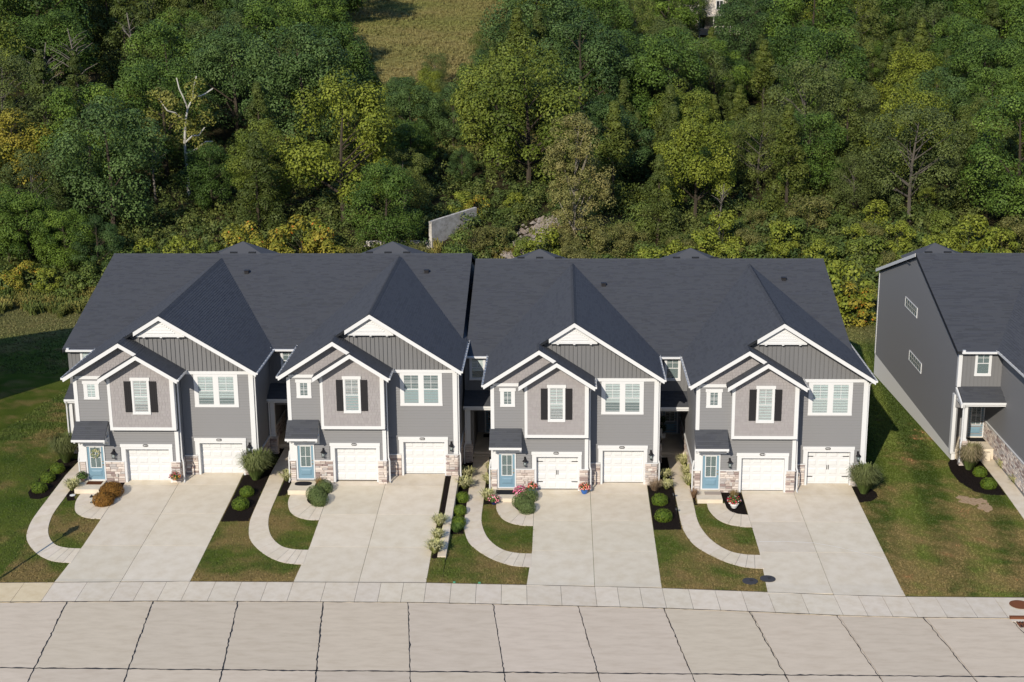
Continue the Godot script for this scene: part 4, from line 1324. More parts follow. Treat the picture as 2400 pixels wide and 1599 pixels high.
func houses() -> void:
	var g := "grey gabled townhouse buildings"
	var b := thing("townhouse_building", "grey townhouse building left of centre, its roof a step higher than the next", "townhouse", Vector3.ZERO, 0, g)
	uy = 0.0
	main_body(b, -6.93, 18.07, [[1.38, 10.45], [12.16, 10.44]])
	uy = 0; porch_gap(b, -6.7, OX[0], 0, -5.4)
	uy = 0.06; porch_gap(b, OX[0] + 9.7 * SX[0], OX[1], 1, 7.2)
	for k in 2:
		ux = OX[k]; us = SX[k]; uy = OY[k]
		wing(b, k)
	roof_pipe(b, 2.89, 9.46, -15.2); roof_pipe(b, 15.12, 9.48, -15.25)
	var c := thing("townhouse_building", "grey townhouse building right of centre, its roof a step lower than the left one", "townhouse", Vector3.ZERO, 0, g)
	uy = -0.374
	main_body(c, 18.3, 42.2, [[22.68, 9.89], [33.42, 9.95]])
	uy = -0.374; porch_gap(c, 18.2, OX[2], 2, 19.75)
	uy = -0.39; porch_gap(c, OX[2] + 9.7 * SX[2], OX[3], 3, 31.35)
	for k in [2, 3]:
		ux = OX[k]; us = SX[k]; uy = OY[k]
		wing(c, k)
	roof_pipe(c, 27.05, 8.8, -14.26); roof_pipe(c, 39.12, 9.02, -15.0)
	right_house()
	left_house()

func right_house() -> void:
	var b := thing("townhouse_building", "grey townhouse cut off by the right edge, two small windows in its tall side wall", "townhouse", Vector3(48.35, 0.1, 0.48), 0, "grey gabled townhouse buildings")
	uy = 0.0
	var end := 0.0
	main_body(b, 0.0, 13.2, [[2.15, 10.31]], true)
	porch_gap(b, 0.24, 2.85, 4, 2.28, -8.9)
	ux = 2.85; us = 1.0; uy = 0
	wing(b, 0, false)
	# side wall seen from the street
	ux = 0; us = 1
	var zb := 2 * ZR - ZM
	var sd := Mb.new()
	lap(sd, Vector3(0.215, 0, 0), Vector3(0, 0, 1), Vector3.LEFT, 0.0, 10.05, func(y):
		var f := -6.3; var k := zb + 0.4
		if y > 6.5:
			var tt: float = (y - 6.5) / (YR - 0.2 - 6.5)
			f = lerpf(f, ZR, tt); k = lerpf(k, ZR, tt)
		return Vector2(k, f), 0.215, 0.022)
	stuff(part("side_siding", sd, M.siding, b))
	var fd := Mb.new()
	fd.box(0.19, 0.42, -2.6, 0.0, zb + 0.4, -6.3)
	part("foundation_wall", fd, M.foundation, b)
	var tr := Mb.new()
	tr.box(0.17, 0.4, 4.3, 6.5, -6.4, -6.1); tr.box(0.17, 0.28, 0.0, 6.5, zb + 0.3, zb + 0.5)
	part("corner_board", tr, M.trim, b)
	tr = Mb.new()   # side opening of the porch
	tr.box(0.1, 0.3, -0.1, 3.75, -6.7, -6.3)
	var s0 := Vector3(0.14, 4.25, -6.25); var s1 := Vector3(0.14, 3.62, -4.75); var w := Vector3(0.12, 0, 0); var h := Vector3(0, -0.25, 0)
	tr.hexa([s1 + h, s1 + w + h, s0 + w + h, s0 + h, s1, s1 + w, s0 + w, s0])
	part("porch_trim", tr, M.trim, b)
	for q in [[-17.2, -20.6, 5.95, 6.55], [-15.1, -18.5, 2.6, 3.2]]:
		var za: float = q[1]; var zc: float = q[0]; var lo: float = q[2]; var hi: float = q[3]
		var m := Mb.new()
		m.box(0.15, 0.2, lo - 0.06, hi + 0.06, za - 0.07, za); m.box(0.15, 0.2, lo - 0.06, hi + 0.06, zc, zc + 0.07)
		m.box(0.15, 0.2, hi, hi + 0.06, za, zc); m.box(0.15, 0.2, lo - 0.06, lo, za, zc)
		var wd := part("side_window", m, M.trim, b)
		var n := Mb.new()
		n.box(0.185, 0.189, lo, hi, za, zc)
		part("dark_interior", n, M.interior, wd)
		n = Mb.new()
		for k in range(1, 6): n.box(0.165, 0.18, lo, hi, lerpf(za, zc, k / 6.0) - 0.012, lerpf(za, zc, k / 6.0) + 0.012)
		n.box(0.164, 0.179, (lo + hi) / 2 - 0.012, (lo + hi) / 2 + 0.012, za, zc)
		part("muntin", n, M.old_concrete, wd)
		n = Mb.new()
		n.box(0.172, 0.175, lo, hi, za, zc)
		part("pane", n, M.dark_glass, wd)
	var dm := Mb.new()
	dm.box(1.75, 2.75, 0.165, 0.18, -8.6, -7.9)
	part("door_mat", dm, M.rubber, b)

func left_house() -> void:   # out of the frame; its shadow lies on the lawn
	var b := thing("townhouse_building", "tall grey townhouse end beyond the left edge, shading the lawn", "townhouse", Vector3(-31, -1.0, -7.0), 0, "grey gabled townhouse buildings")
	var m := Mb.new()
	m.hexa([Vector3(0, -1, 0), Vector3(10.0, -1, 0), Vector3(10.0, -1, -19), Vector3(0, -1, -19), Vector3(0, 5.4, 0), Vector3(10.0, 11.4, 0), Vector3(10.0, 11.4, -19), Vector3(0, 5.4, -19)])
	part("wall", m, M.siding, b)
	m = Mb.new()
	m.hexa([Vector3(-0.4, 5.2, 0.4), Vector3(10.2, 11.55, 0.4), Vector3(10.2, 11.55, -19.4), Vector3(-0.4, 5.2, -19.4), Vector3(-0.4, 5.35, 0.4), Vector3(10.2, 11.7, 0.4), Vector3(10.2, 11.7, -19.4), Vector3(-0.4, 5.35, -19.4)])
	part("roof", m, M.shingle, b)

# ---------------------------------------------------------------- main
func _ready() -> void:
	rng.seed = 20240
	view()
	materials()
	land()
	paving()
	houses()
	garden()
	small_things()
	woods()
	lawn_blades()
	for o in find_children("*", "Node3D", true, false):
		if o.has_meta("_n"): o.remove_meta("_n")

# ---------------------------------------------------------------- beds and plants
func bed(label: String, pts: Array) -> void:
	var q := poly(pts)
	keep_out.append(q)
	var m := Mb.new()
	m.plate(q, func(x, z): return ground(x, z) + 0.03, 0.08)
	# a rough skin of chips
	var lo := q[0]; var hi := q[0]
	for p in q:
		lo = lo.min(p); hi = hi.max(p)
	var n := int((hi.x - lo.x) * (hi.y - lo.y) * 90)
	for i in n:
		var p := Vector2(rng.randf_range(lo.x, hi.x), rng.randf_range(lo.y, hi.y))
		if not Geometry2D.is_point_in_polygon(p, q): continue
		var k := rng.randf_range(0.5, 1.9)
		var up := Vector3(rng.randf_range(-0.6, 0.6), 1, rng.randf_range(-0.6, 0.6)).normalized()
		var al := up.cross(Vector3(rng.randf() - 0.5, 0.1, rng.randf() - 0.5)).normalized()
		m.leaf(Vector3(p.x, ground(p.x, p.y) + rng.randf_range(0.03, 0.05), p.y), up, al, rng.randf_range(0.06, 0.14), 0.04, Color(k, k * 0.95, k * 0.92))
	tag(struct("mulch_bed", m, M.mulch), label, "mulch bed", "dark mulch beds", "structure")

func blade(m: Mb, o: Vector3, dir: Vector3, h: float, out: float, w: float, ca: Color, cb: Color) -> void:   # an arching blade of three faces
	var side := Vector3(-dir.z, 0, dir.x) * w * 0.5
	var p0 := o; var p1 := o + dir * out * 0.4 + Vector3(0, h * 0.6, 0); var p2 := o + dir * out * 0.75 + Vector3(0, h * 0.97, 0); var p3 := o + dir * out + Vector3(0, h * 0.86, 0)
	m.quad(p0 - side, p0 + side, p1 + side, p1 - side, ca)
	m.quad(p1 - side, p1 + side, p2 + side * 0.8, p2 - side * 0.8, ca.lerp(cb, 0.5))
	m.tri(p2 - side * 0.8, p2 + side * 0.8, p3, cb)

func grass_clump(n: int, h: float, spread: float, base: float, w: float, ca: Color, cb: Color) -> Mb:
	var m := Mb.new()
	for i in n:
		var a := rng.randf() * TAU
		var d := Vector3(cos(a), 0, sin(a))
		var r := sqrt(rng.randf()) * base
		var k := rng.randf_range(0.75, 1.25)
		blade(m, Vector3(cos(a + 0.4) * r, 0, sin(a + 0.4) * r), d, h * rng.randf_range(0.55, 1.05), spread * rng.randf_range(0.15, 1.0), w, ca * k, cb * k)
	return m

func ball_of_leaves(n: int, rx: float, ry: float, size: float, ca: Color, cb: Color, bumpy := 0.08, low := -0.55) -> Mb:
	var m := Mb.new()
	var f := FastNoiseLite.new()
	f.seed = rng.randi() % 1000; f.frequency = 1.3
	for i in n:
		var y := rng.randf_range(low, 1.0)
		var a := rng.randf() * TAU
		var s := sqrt(maxf(0.0, 1 - y * y))
		var d := Vector3(cos(a) * s, y, sin(a) * s)
		var g := f.get_noise_3dv(d * 2.0)
		var r := 1.0 + bumpy * g * 2.0 - 0.1 * rng.randf() * rng.randf()
		var p := Vector3(d.x * rx, (d.y - low) * ry, d.z * rx) * r
		var up := (d + Vector3(rng.randf() - 0.5, rng.randf() - 0.5, rng.randf() - 0.5) * 1.1).normalized()
		var al := up.cross(Vector3(rng.randf() - 0.5, rng.randf() - 0.5, rng.randf() - 0.5)).normalized()
		m.leaf(p, up, al, size * rng.randf_range(0.7, 1.3), size * 0.6, ca.lerp(cb, clampf(rng.randf() * 0.7 + g * 0.8, 0, 1)) * rng.randf_range(0.8, 1.2))
	# the twiggy inside
	for i in n / 4:
		var d := Vector3(rng.randf() - 0.5, rng.randf_range(low, 0.8), rng.randf() - 0.5).normalized()
		var p := Vector3(d.x * rx, maxf(0.0, d.y - low) * ry, d.z * rx) * rng.randf_range(0.55, 0.85)
		m.leaf(p, d, d.cross(Vector3(0.3, 1, 0.2)).normalized(), size * 2.2, size * 1.6, ca * 0.8)
	return m

func flowers_on(m: Mb, n: int, rx: float, ry: float, y0: float, size: float, cols: Array) -> void:
	for i in n:
		var a := rng.randf() * TAU
		var y := rng.randf_range(-0.2, 1.0)
		var s := sqrt(1 - y * y)
		var d := Vector3(cos(a) * s, y, sin(a) * s)
		var p := Vector3(d.x * rx, y0 + (d.y + 0.2) * ry, d.z * rx) * rng.randf_range(0.92, 1.08)
		var c: Color = cols[rng.randi() % cols.size()]
		for k in 3:
			var up := (d + Vector3(rng.randf() - 0.5, rng.randf() * 0.8, rng.randf() - 0.5)).normalized()
			m.leaf(p + up * 0.01 * k, up, up.cross(Vector3(rng.randf() - 0.5, 0.2, rng.randf() - 0.5)).normalized(), size, size * 0.8, c * rng.randf_range(0.85, 1.1))

func plant(called: String, label: String, cat: String, piece: String, mb: Mb, m: Material, x: float, z: float, group := "") -> Node3D:
	var t := thing(called, label, cat, Vector3(x, ground(x, z) + 0.02, z), 0, group)
	part(piece, mb, m, t)
	return t

func potted(label: String, x: float, y: float, z: float, pot: Material, prof: Array, leaf_r: float, leaf_h: float, cols: Array, n := 60, fs := 0.08) -> Node3D:
	var t := thing("flower_pot", label, "flower pot", Vector3(x, y, z), 0, "")
	var m := Mb.new()
	m.lathe(Vector3.ZERO, prof, 16)
	part("pot", m, pot, t)
	var top: Vector2 = prof[-1]
	m = Mb.new()
	m.lathe(Vector3(0, top.y - 0.03, 0), [Vector2(top.x, 0), Vector2(0.0, 0.02)], 12)
	part("soil", m, M.soil_dark, t)
	m = ball_of_leaves(170, leaf_r * 0.92, leaf_h * 0.6, 0.1, Color(0.05, 0.09, 0.02), Color(0.11, 0.15, 0.035), 0.2, -0.3)
	for i in m.v.size(): m.v[i].y += top.y - 0.02
	part("foliage", m, M.leaf, t)
	m = Mb.new()
	flowers_on(m, n, leaf_r, leaf_h * 0.62, top.y, fs, cols)
	part("blossoms", m, M.petal, t)
	return t

func garden() -> void:
	var gx := func(x: float, z: float) -> Vector3: return Vector3(x, ground(x, z) + 0.02, z)
	bed("dark mulch bed left of the first front walk, with three round shrubs", [[-5.72, -3.9], [-5.7, 1.9], [-6.1, 2.4], [-6.7, 2.3], [-7.1, 1.5], [-7.05, -1.5], [-7.0, -3.9]])
	bed("narrow dark bed between the first walk and the leftmost blue door", [[-4.66, -6.0], [-4.4, -6.0], [-4.38, 1.65], [-3.95, 2.5], [-4.4, 2.6], [-4.7, 1.9]])
	bed("dark bed under the brown bushes beside the first driveway", [[-2.84, 0.05], [-1.75, 0.05], [-1.75, 3.22], [-2.2, 3.18], [-2.6, 2.85], [-2.83, 2.3]])
	bed("dark mulch bed between the first driveway and the second walk", [[5.15, -1.0], [6.0, -6.0], [6.68, -6.0], [6.68, 2.0], [6.7, 5.1], [5.14, 5.2]])
	bed("narrow dark bed left of the oval black mat's stoop", [[7.72, -6.0], [8.16, -6.0], [8.18, 1.68], [7.74, 1.83]])
	bed("dark bed under the three clipped bushes by the second driveway", [[9.78, 0.05], [10.62, 0.05], [10.62, 3.22], [10.2, 3.16], [9.75, 2.8], [9.52, 2.3], [9.6, 1.62]])
	bed("thin dark strip between the second driveway and the retaining wall", [[17.33, -1.4], [17.64, -1.4], [17.64, 9.45], [17.36, 9.45]])
	bed("dark bed right of the retaining wall with clipped shrubs", [[18.13, -6.0], [18.72, -6.0], [18.74, 4.4], [18.85, 6.1], [18.13, 6.1]])
	bed("narrow dark bed right of the third walk with striped grasses", [[19.74, -6.0], [20.1, -6.0], [20.12, 1.68], [20.42, 1.9], [19.74, 1.95]])
	bed("dark bed under the clipped bushes and pink flowers", [[21.7, 0.05], [22.65, 0.05], [22.65, 3.22], [22.2, 3.16], [21.75, 2.8], [21.54, 2.3], [21.62, 1.62]])
	bed("wide dark mulch bed right of the third driveway with two round shrubs", [[29.39, -1.0], [30.0, -1.2], [30.0, -6.0], [30.88, -6.0], [30.9, 2.0], [30.92, 5.32], [29.38, 5.38]])
	bed("narrow dark bed left of the rightmost blue door", [[31.92, -6.0], [32.02, -6.0], [32.05, 1.7], [32.15, 1.85], [31.92, 1.9]])
	bed("dark bed holding the white flower pot", [[33.66, 0.05], [34.82, 0.05], [34.82, 3.24], [34.3, 3.2], [33.9, 2.85], [33.72, 2.3], [33.7, 1.7]])
	bed("small rounded dark bed under the tall grass right of the last driveway", [[41.5, -1.0], [42.4, -1.0], [42.75, -0.1], [42.7, 0.6], [42.2, 1.15], [41.5, 1.4]])
	bed("dark kidney-shaped bed in front of the right-hand house", [[48.75, -6.3], [48.2, -5.2], [48.0, -3.6], [48.05, -1.9], [48.5, -0.4], [49.2, 0.15], [50.2, 0.2], [50.3, -6.3]])
	bed("dark bed between the right edge walk and stone wall", [[51.22, -6.0], [51.5, -6.0], [51.5, 3.0], [51.2, 3.0]])
	# tall ornamental grasses
	var ga := Color(0.1, 0.14, 0.035); var gb := Color(0.17, 0.19, 0.07)
	for q in [["tall green ornamental grass left of the leftmost house's porch", -6.35, -3.3, 1.75, 1.1, ga * 0.8, gb * 0.75], ["big fountain of green grass between the first driveway and second walk", 6.0, -0.5, 1.75, 1.2, ga, gb], ["big green grass clump right of the last garage door", 42.0, 0.0, 1.7, 1.15, ga * 0.8, gb * 0.8], ["grass with buff plumes in front of the right-hand house", 49.2, -4.1, 1.6, 1.0, ga * 0.8, Color(0.25, 0.2, 0.12)]]:
		plant("ornamental_grass", q[0], "ornamental grass", "blades", grass_clump(1700, q[3], q[4], 0.2, 0.024, q[5], q[6]), M.blade, q[1], q[2], "tall ornamental grasses")
	# bright round shrubs
	var sa := Color(0.07, 0.12, 0.012); var sb := Color(0.15, 0.2, 0.02)
	for q in [["bright green round shrub, farthest of three left of the first walk", -6.31, -1.5, 0.44], ["bright green round shrub, middle of three left of the first walk", -6.43, -0.1, 0.43], ["bright green round shrub, nearest of three left of the first walk", -6.46, 1.35, 0.46], ["bright green round shrub behind the front one, beside the second walk", 5.92, 1.75, 0.42], ["bright green round shrub nearest the street beside the second walk", 5.9, 3.45, 0.5],
		["bright round shrub in the wide bed, nearer the third garage", 29.93, 1.75, 0.47], ["bright round shrub in the wide bed, nearer the street", 30.0, 4.05, 0.5], ["round shrub before the right-hand house, under the plumed grass", 49.55, -3.0, 0.42], ["yellow-green round shrub near the bare soil before the right-hand house", 49.5, -0.95, 0.47],
		["bright clipped shrub right of the retaining wall, third from the street", 18.48, 1.5, 0.42], ["bright clipped shrub right of the retaining wall, second from the street", 18.46, 3.35, 0.4], ["bright clipped shrub right of the retaining wall, nearest the street", 18.5, 4.95, 0.42]]:
		plant("round_shrub", q[0], "shrub", "leaves", ball_of_leaves(1500, q[3], q[3] * 0.85, 0.055, sa, sb, 0.09), M.leaf, q[1], q[2], "bright green round shrubs")
	# clipped bushes beside the drives
	var ca := Color(0.095, 0.135, 0.04); var cb := Color(0.15, 0.19, 0.065)
	for q in [["clipped bush at left of the three by the second driveway", 9.95, 2.05, 0.52], ["clipped bush at back of the three by the second driveway", 10.4, 1.2, 0.5], ["clipped bush at front of the three by the second driveway", 10.35, 2.9, 0.55],
		["clipped bush left of the front one, below the pink flowers", 21.88, 2.15, 0.5], ["clipped bush at back, between pink flowers and third driveway", 22.4, 1.3, 0.52], ["clipped bush nearest the street, by the third driveway", 22.28, 3.05, 0.52]]:
		plant("clipped_bush", q[0], "bush", "leaves", ball_of_leaves(2600, q[3], q[3] * 0.95, 0.045, ca, cb, 0.03), M.leaf, q[1], q[2], "clipped dark green bushes")
	# autumn-brown bushes
	for q in [["rust-brown rounded bush nearer the leftmost stoop", -2.0, 1.85, 0.7], ["rust-brown rounded bush at the corner of the first driveway", -2.15, 3.0, 0.62]]:
		plant("brown_bush", q[0], "bush", "leaves", ball_of_leaves(3600, q[3], q[3] * 0.75, 0.06, Color(0.16, 0.075, 0.014), Color(0.29, 0.145, 0.026), 0.07), M.leaf, q[1], q[2], "rust-brown bushes")
	# cream-striped grasses
	var la := Color(0.24, 0.26, 0.08); var lb := Color(0.5, 0.47, 0.24)
	var strip := [["cream-striped grass in the thin strip, farthest from the street", 17.5, 5.57], ["cream-striped grass in the thin strip, middle of three", 17.5, 7.22], ["cream-striped grass in the thin strip, nearest the street", 17.49, 8.83],
		["cream-striped grass right of the retaining wall, behind the clipped shrubs", 18.5, -0.4], ["cream-striped grass right of the retaining wall, near the house corner", 18.5, -2.1], ["cream-striped grass right of the third walk, beside the flower pot", 19.93, 1.35], ["cream-striped grass right of the third walk, middle one", 19.92, -1.2], ["cream-striped grass right of the third walk, by the house wall", 19.92, -3.4],
		["cream-striped grass left of the fourth walk, nearer the street", 30.5, -0.5], ["cream-striped grass left of the fourth walk, by the house corner", 30.5, -2.2], ["cream-striped grass right of the fourth walk, nearest the porch", 31.86, -4.6], ["cream-striped grass right of the fourth walk, middle one", 31.86, -2.83], ["cream-striped grass right of the fourth walk, nearest the street", 31.86, -1.1],
		["cream-striped grass by the right-hand stone wall, farther one", 51.28, -4.2], ["cream-striped grass by the right-hand stone wall, nearer one", 51.28, -1.6], ["cream-striped grass left of the leftmost stoop's pot", -4.55, 1.15], ["cream-striped grass left of the oval mat's stoop", 7.92, -0.3]]
	var proto: Node3D = null
	for q in strip:
		if proto == null: proto = plant("striped_grass", q[0], "grass clump", "blades", grass_clump(260, 0.62, 0.62, 0.1, 0.036, la, lb), M.blade, q[1], q[2], "cream-striped grass clumps")
		else: dup(proto, "striped_grass", q[0], gx.call(q[1], q[2]), rng.randf() * TAU, Vector3.ONE * rng.randf_range(0.85, 1.15))
	# odd plants
	plant("low_green_plant", "low dark green clump at the street end of the retaining wall bed", "plant", "blades", grass_clump(240, 0.4, 0.4, 0.2, 0.03, Color(0.05, 0.1, 0.02), Color(0.1, 0.15, 0.03)), M.blade, 18.45, 5.75)
	plant("withered_bush", "withered brown twiggy clump below the third house's right corner", "bush", "twigs", grass_clump(400, 0.65, 0.5, 0.2, 0.014, Color(0.16, 0.11, 0.07), Color(0.3, 0.22, 0.14)), M.blade, 29.8, -0.3)
	plant("withered_bush", "small reddish-brown clump left of the rightmost stoop", "bush", "twigs", grass_clump(260, 0.5, 0.35, 0.12, 0.014, Color(0.15, 0.09, 0.05), Color(0.26, 0.16, 0.09)), M.blade, 32.0, 0.8)
	plant("withered_bush", "dry yellowish clump behind the bushes of the second house", "bush", "twigs", grass_clump(200, 0.5, 0.3, 0.12, 0.014, Color(0.2, 0.14, 0.05), Color(0.32, 0.22, 0.09)), M.blade, 9.95, 0.4)
	plant("withered_bush", "dry brown clump behind the white flower pot", "bush", "twigs", grass_clump(260, 0.5, 0.3, 0.12, 0.014, Color(0.17, 0.12, 0.05), Color(0.28, 0.2, 0.09)), M.blade, 34.3, 0.9)
	plant("dark_green_plant", "dark leafy plant with orange bloom by the porch of the second house", "plant", "leaves", ball_of_leaves(500, 0.5, 0.5, 0.09, Color(0.03, 0.06, 0.015), Color(0.07, 0.1, 0.02), 0.25), M.leaf, 6.3, -3.2)
	var pf := plant("pink_flower_bush", "bushy mass of bright pink flowers left of the clipped bushes", "flowers", "foliage", ball_of_leaves(500, 0.42, 0.42, 0.07, Color(0.06, 0.1, 0.02), Color(0.12, 0.15, 0.03), 0.2), M.leaf, 21.85, 0.85)
	var m := Mb.new()
	flowers_on(m, 260, 0.46, 0.46, 0.1, 0.075, [Color(0.85, 0.12, 0.32), Color(0.9, 0.3, 0.45), Color(0.95, 0.5, 0.6), Color(0.7, 0.07, 0.25)])
	part("blossoms", m, M.petal, pf)
	# pots
	var tall := [Vector2(0.0, 0.0), Vector2(0.13, 0.0), Vector2(0.17, 0.06), Vector2(0.24, 0.26), Vector2(0.25, 0.32), Vector2(0.22, 0.33)]
	var begonia := [Color(0.85, 0.18, 0.12), Color(0.9, 0.35, 0.28), Color(0.9, 0.5, 0.45), Color(0.8, 0.1, 0.12)]
	potted("blue pot of coral flowers between the two garage doors of the third house", 25.6, ground(25.6, 0.3) + 0.03, 0.3, M.blue_glaze, tall, 0.36, 0.42, begonia, 90)
	potted("blue pot of coral flowers at the left of a garage door", 22.55, ground(22.55, 0.25) + 0.03, 0.25, M.blue_glaze, tall, 0.28, 0.42, begonia, 60)
	potted("small navy pot of pink flowers on the stoop edge by striped grass", 20.35, ground(20.35, 1.95) + 0.03, 1.95, M.navy_glaze, [Vector2(0, 0), Vector2(0.12, 0), Vector2(0.2, 0.18), Vector2(0.2, 0.24), Vector2(0.17, 0.24)], 0.34, 0.4, [Color(0.9, 0.35, 0.4), Color(0.95, 0.6, 0.6), Color(0.85, 0.2, 0.28)], 60)
	potted("white pot with red and white flowers in a dark bed", 34.15, ground(34.15, 2.3) + 0.03, 2.3, M.white_pot, [Vector2(0, 0), Vector2(0.13, 0), Vector2(0.24, 0.2), Vector2(0.25, 0.36), Vector2(0.22, 0.36)], 0.38, 0.5, [Color(0.6, 0.03, 0.08), Color(0.8, 0.75, 0.72), Color(0.5, 0.05, 0.08), Color(0.35, 0.25, 0.07)], 70)
	potted("flower basket spilling pink and orange blooms by the first garage's stone pier", 1.35, ground(1.35, 0.3) + 0.3, 0.3, M.clay, [Vector2(0, 0), Vector2(0.12, 0.02), Vector2(0.2, 0.12), Vector2(0.2, 0.18), Vector2(0.18, 0.18)], 0.34, 0.36, [Color(0.7, 0.1, 0.15), Color(0.8, 0.4, 0.05), Color(0.75, 0.3, 0.35), Color(0.5, 0.05, 0.2)], 90, 0.07)
	potted("clay pot of green leaves beside the leftmost blue door", -4.2, ground(-4.2, 0.35) + 0.24, 0.35, M.clay, [Vector2(0, 0), Vector2(0.11, 0), Vector2(0.16, 0.22), Vector2(0.17, 0.24), Vector2(0.14, 0.24)], 0.34, 0.42, [Color(0.07, 0.12, 0.03), Color(0.1, 0.16, 0.04)], 30, 0.1)

# ---------------------------------------------------------------- small things
func small_things() -> void:
	# retaining wall between the second drive and the third walk
	var m := Mb.new()
	var a := Vector2(17.66, 9.3)
	for k in 6:
		var z0 := lerpf(-1.4, 9.3, k / 6.0); var z1 := lerpf(-1.4, 9.3, (k + 1) / 6.0)
		var t0 := ground(17.6, z0) + 0.07; var t1 := ground(17.6, z1) + 0.07
		m.hexa([Vector3(17.66, t1 - 1.2, z1), Vector3(18.11, t1 - 1.2, z1), Vector3(18.11, t0 - 1.2, z0), Vector3(17.66, t0 - 1.2, z0), Vector3(17.66, t1, z1), Vector3(18.11, t1, z1), Vector3(18.11, t0, z0), Vector3(17.66, t0, z0)], tone(0.06))
	tag(part("retaining_wall", m, M.walk), "long low concrete retaining wall between the second driveway and third walk", "retaining wall")
	# concrete wing wall on the hillside behind
	m = Mb.new()
	var w0 := Vector3(11.1, 0, -64.5); var w1 := Vector3(15.3, 0, -71.5)
	var n := (w1 - w0).normalized().cross(Vector3.UP) * 0.35
	m.hexa([w0 + Vector3(0, -1.5, 0), w0 + Vector3(0, -1.5, 0) - n, w1 + Vector3(0, -1.0, 0) - n, w1 + Vector3(0, -1.0, 0), w0 + Vector3(0, 4.05, 0), w0 + Vector3(0, 4.05, 0) - n, w1 + Vector3(0, 4.3, 0) - n, w1 + Vector3(0, 4.3, 0)])
	tag(part("concrete_wall", m, M.old_concrete), "grey concrete wall end standing among shrubs behind the roof", "concrete wall")
	m = Mb.new()
	m.box(3.5, 11.0, 0.6, 2.05, -64.9, -64.5)
	tag(part("concrete_wall", m, M.old_concrete), "low concrete wall mostly hidden by shrubs above the second gable", "concrete wall")
	# riprap
	m = Mb.new()
	for i in 420:
		var t := rng.randf()
		var x := lerpf(19.0, 23.4, t) + rng.randfn(0, 0.7); var z := lerpf(-60.5, -72.0, t) + rng.randfn(0, 0.9)
		stone_rock(m, Vector3(x, hill(z) + 0.25, z), rng.randf_range(0.14, 0.42))
	tag(stuff(part("riprap", m, M.rock)), "bank of loose pale rocks on the slope left of the brown tree", "rocks")
	# mats
	var mats := [["brown coir doormat at the leftmost blue door", -3.42, 0.55, 0.9, 0.52, M.coir], ["faded pale doormat at the rightmost blue door", 33.1, 0.62, 0.95, 0.52, M.faded_mat], ["patterned slate-coloured doormat on the stoop behind the pink flowers", 20.98, 0.62, 1.15, 0.7, M.rubber], ["black doormat deep in the porch left of the third house", 19.6, -9.6, 0.9, 0.6, M.rubber]]
	for q in mats:
		m = Mb.new()
		var x: float = q[1]; var z: float = q[2]; var w: float = q[3]; var d: float = q[4]
		var y := ground(x, 0.8) + 0.221 if z > -2 else -0.374 + 0.161
		m.box(x - w / 2, x + w / 2, y, y + 0.018, z - d / 2, z + d / 2)
		tag(part("doormat", m, q[5]), q[0], "doormat", "doormats")
	m = Mb.new()
	var oval := []
	for k in 24: oval.append([9.02 + 0.5 * signf(cos(TAU * k / 24)) * pow(absf(cos(TAU * k / 24)), 0.7), 0.5 + 0.33 * signf(sin(TAU * k / 24)) * pow(absf(sin(TAU * k / 24)), 0.7)])
	m.slab(poly(oval), func(_x, _z): return ground(9.2, 0.8) + 0.24, 0.018)
	tag(part("doormat", m, M.rubber), "oval black doormat with scalloped ends at the second blue door", "doormat", "doormats")
	# path lights
	for q in [["small black path light beside the fourth walk, nearer the house", 30.78, 1.1], ["small black path light beside the fourth walk, nearer the street", 30.78, 3.25], ["small black path light beside the fourth walk, by the striped grass", 30.78, -1.6]]:
		var t := thing("path_light", q[0], "path light", Vector3(q[1], ground(q[1], q[2]) + 0.02, q[2]), 0, "path lights")
		m = Mb.new(); m.tube(Vector3.ZERO, Vector3(0, 0.36, 0), 0.012, 0.012); part("stake", m, M.black, t)
		m = Mb.new(); m.lathe(Vector3(0, 0.34, 0), [Vector2(0.09, 0.0), Vector2(0.07, 0.035), Vector2(0.0, 0.08)], 10); part("cap", m, M.black, t)
		m = Mb.new(); m.lathe(Vector3(0, 0.26, 0), [Vector2(0.035, 0.0), Vector2(0.04, 0.08)], 8); part("lens", m, M.lamp_glass, t)
	var sl := thing("garden_lantern", "small dark lantern standing beside the brown bushes", "lantern", Vector3(-2.85, ground(-2.85, 2.6) + 0.03, 2.9))
	m = Mb.new(); m.box(-0.09, 0.09, 0, 0.04, -0.09, 0.09); m.box(-0.1, 0.1, 0.34, 0.38, -0.1, 0.1); part("lantern_frame", m, M.black, sl)
	m = Mb.new(); m.lathe(Vector3(0, 0.38, 0), [Vector2(0.09, 0), Vector2(0.03, 0.1), Vector2(0, 0.12)], 8); part("lantern_cap", m, M.black, sl)
	m = Mb.new(); m.box(-0.075, 0.075, 0.04, 0.34, -0.075, 0.075); part("lantern_glass", m, M.lamp_glass, sl)
	var ds := thing("light_disc", "flat white disc lying in the bed left of the first stoop", "disc", Vector3(-4.3, ground(-4.3, 1.9) + 0.05, 1.95))
	m = Mb.new(); m.lathe(Vector3.ZERO, [Vector2(0.16, 0), Vector2(0.16, 0.03), Vector2(0, 0.05)], 14); part("disc", m, M.white_pot, ds)
	# wreath on the first door
	m = Mb.new()
	for i in 260:
		var b := rng.randf() * TAU; var r := 0.2 + rng.randfn(0, 0.045)
		var up := Vector3(rng.randf() - 0.5, rng.randf() - 0.5, 1.0).normalized()
		var k := rng.randf()
		m.leaf(Vector3(r * cos(b), r * sin(b), rng.randf() * 0.05), up, up.cross(Vector3(rng.randf() - 0.5, rng.randf() - 0.5, 0.1)).normalized(), 0.08, 0.05, Color(0.55, 0.5, 0.3) if k > 0.75 else (Color(0.3, 0.32, 0.55) if k > 0.68 else Color(0.16, 0.2, 0.1)))
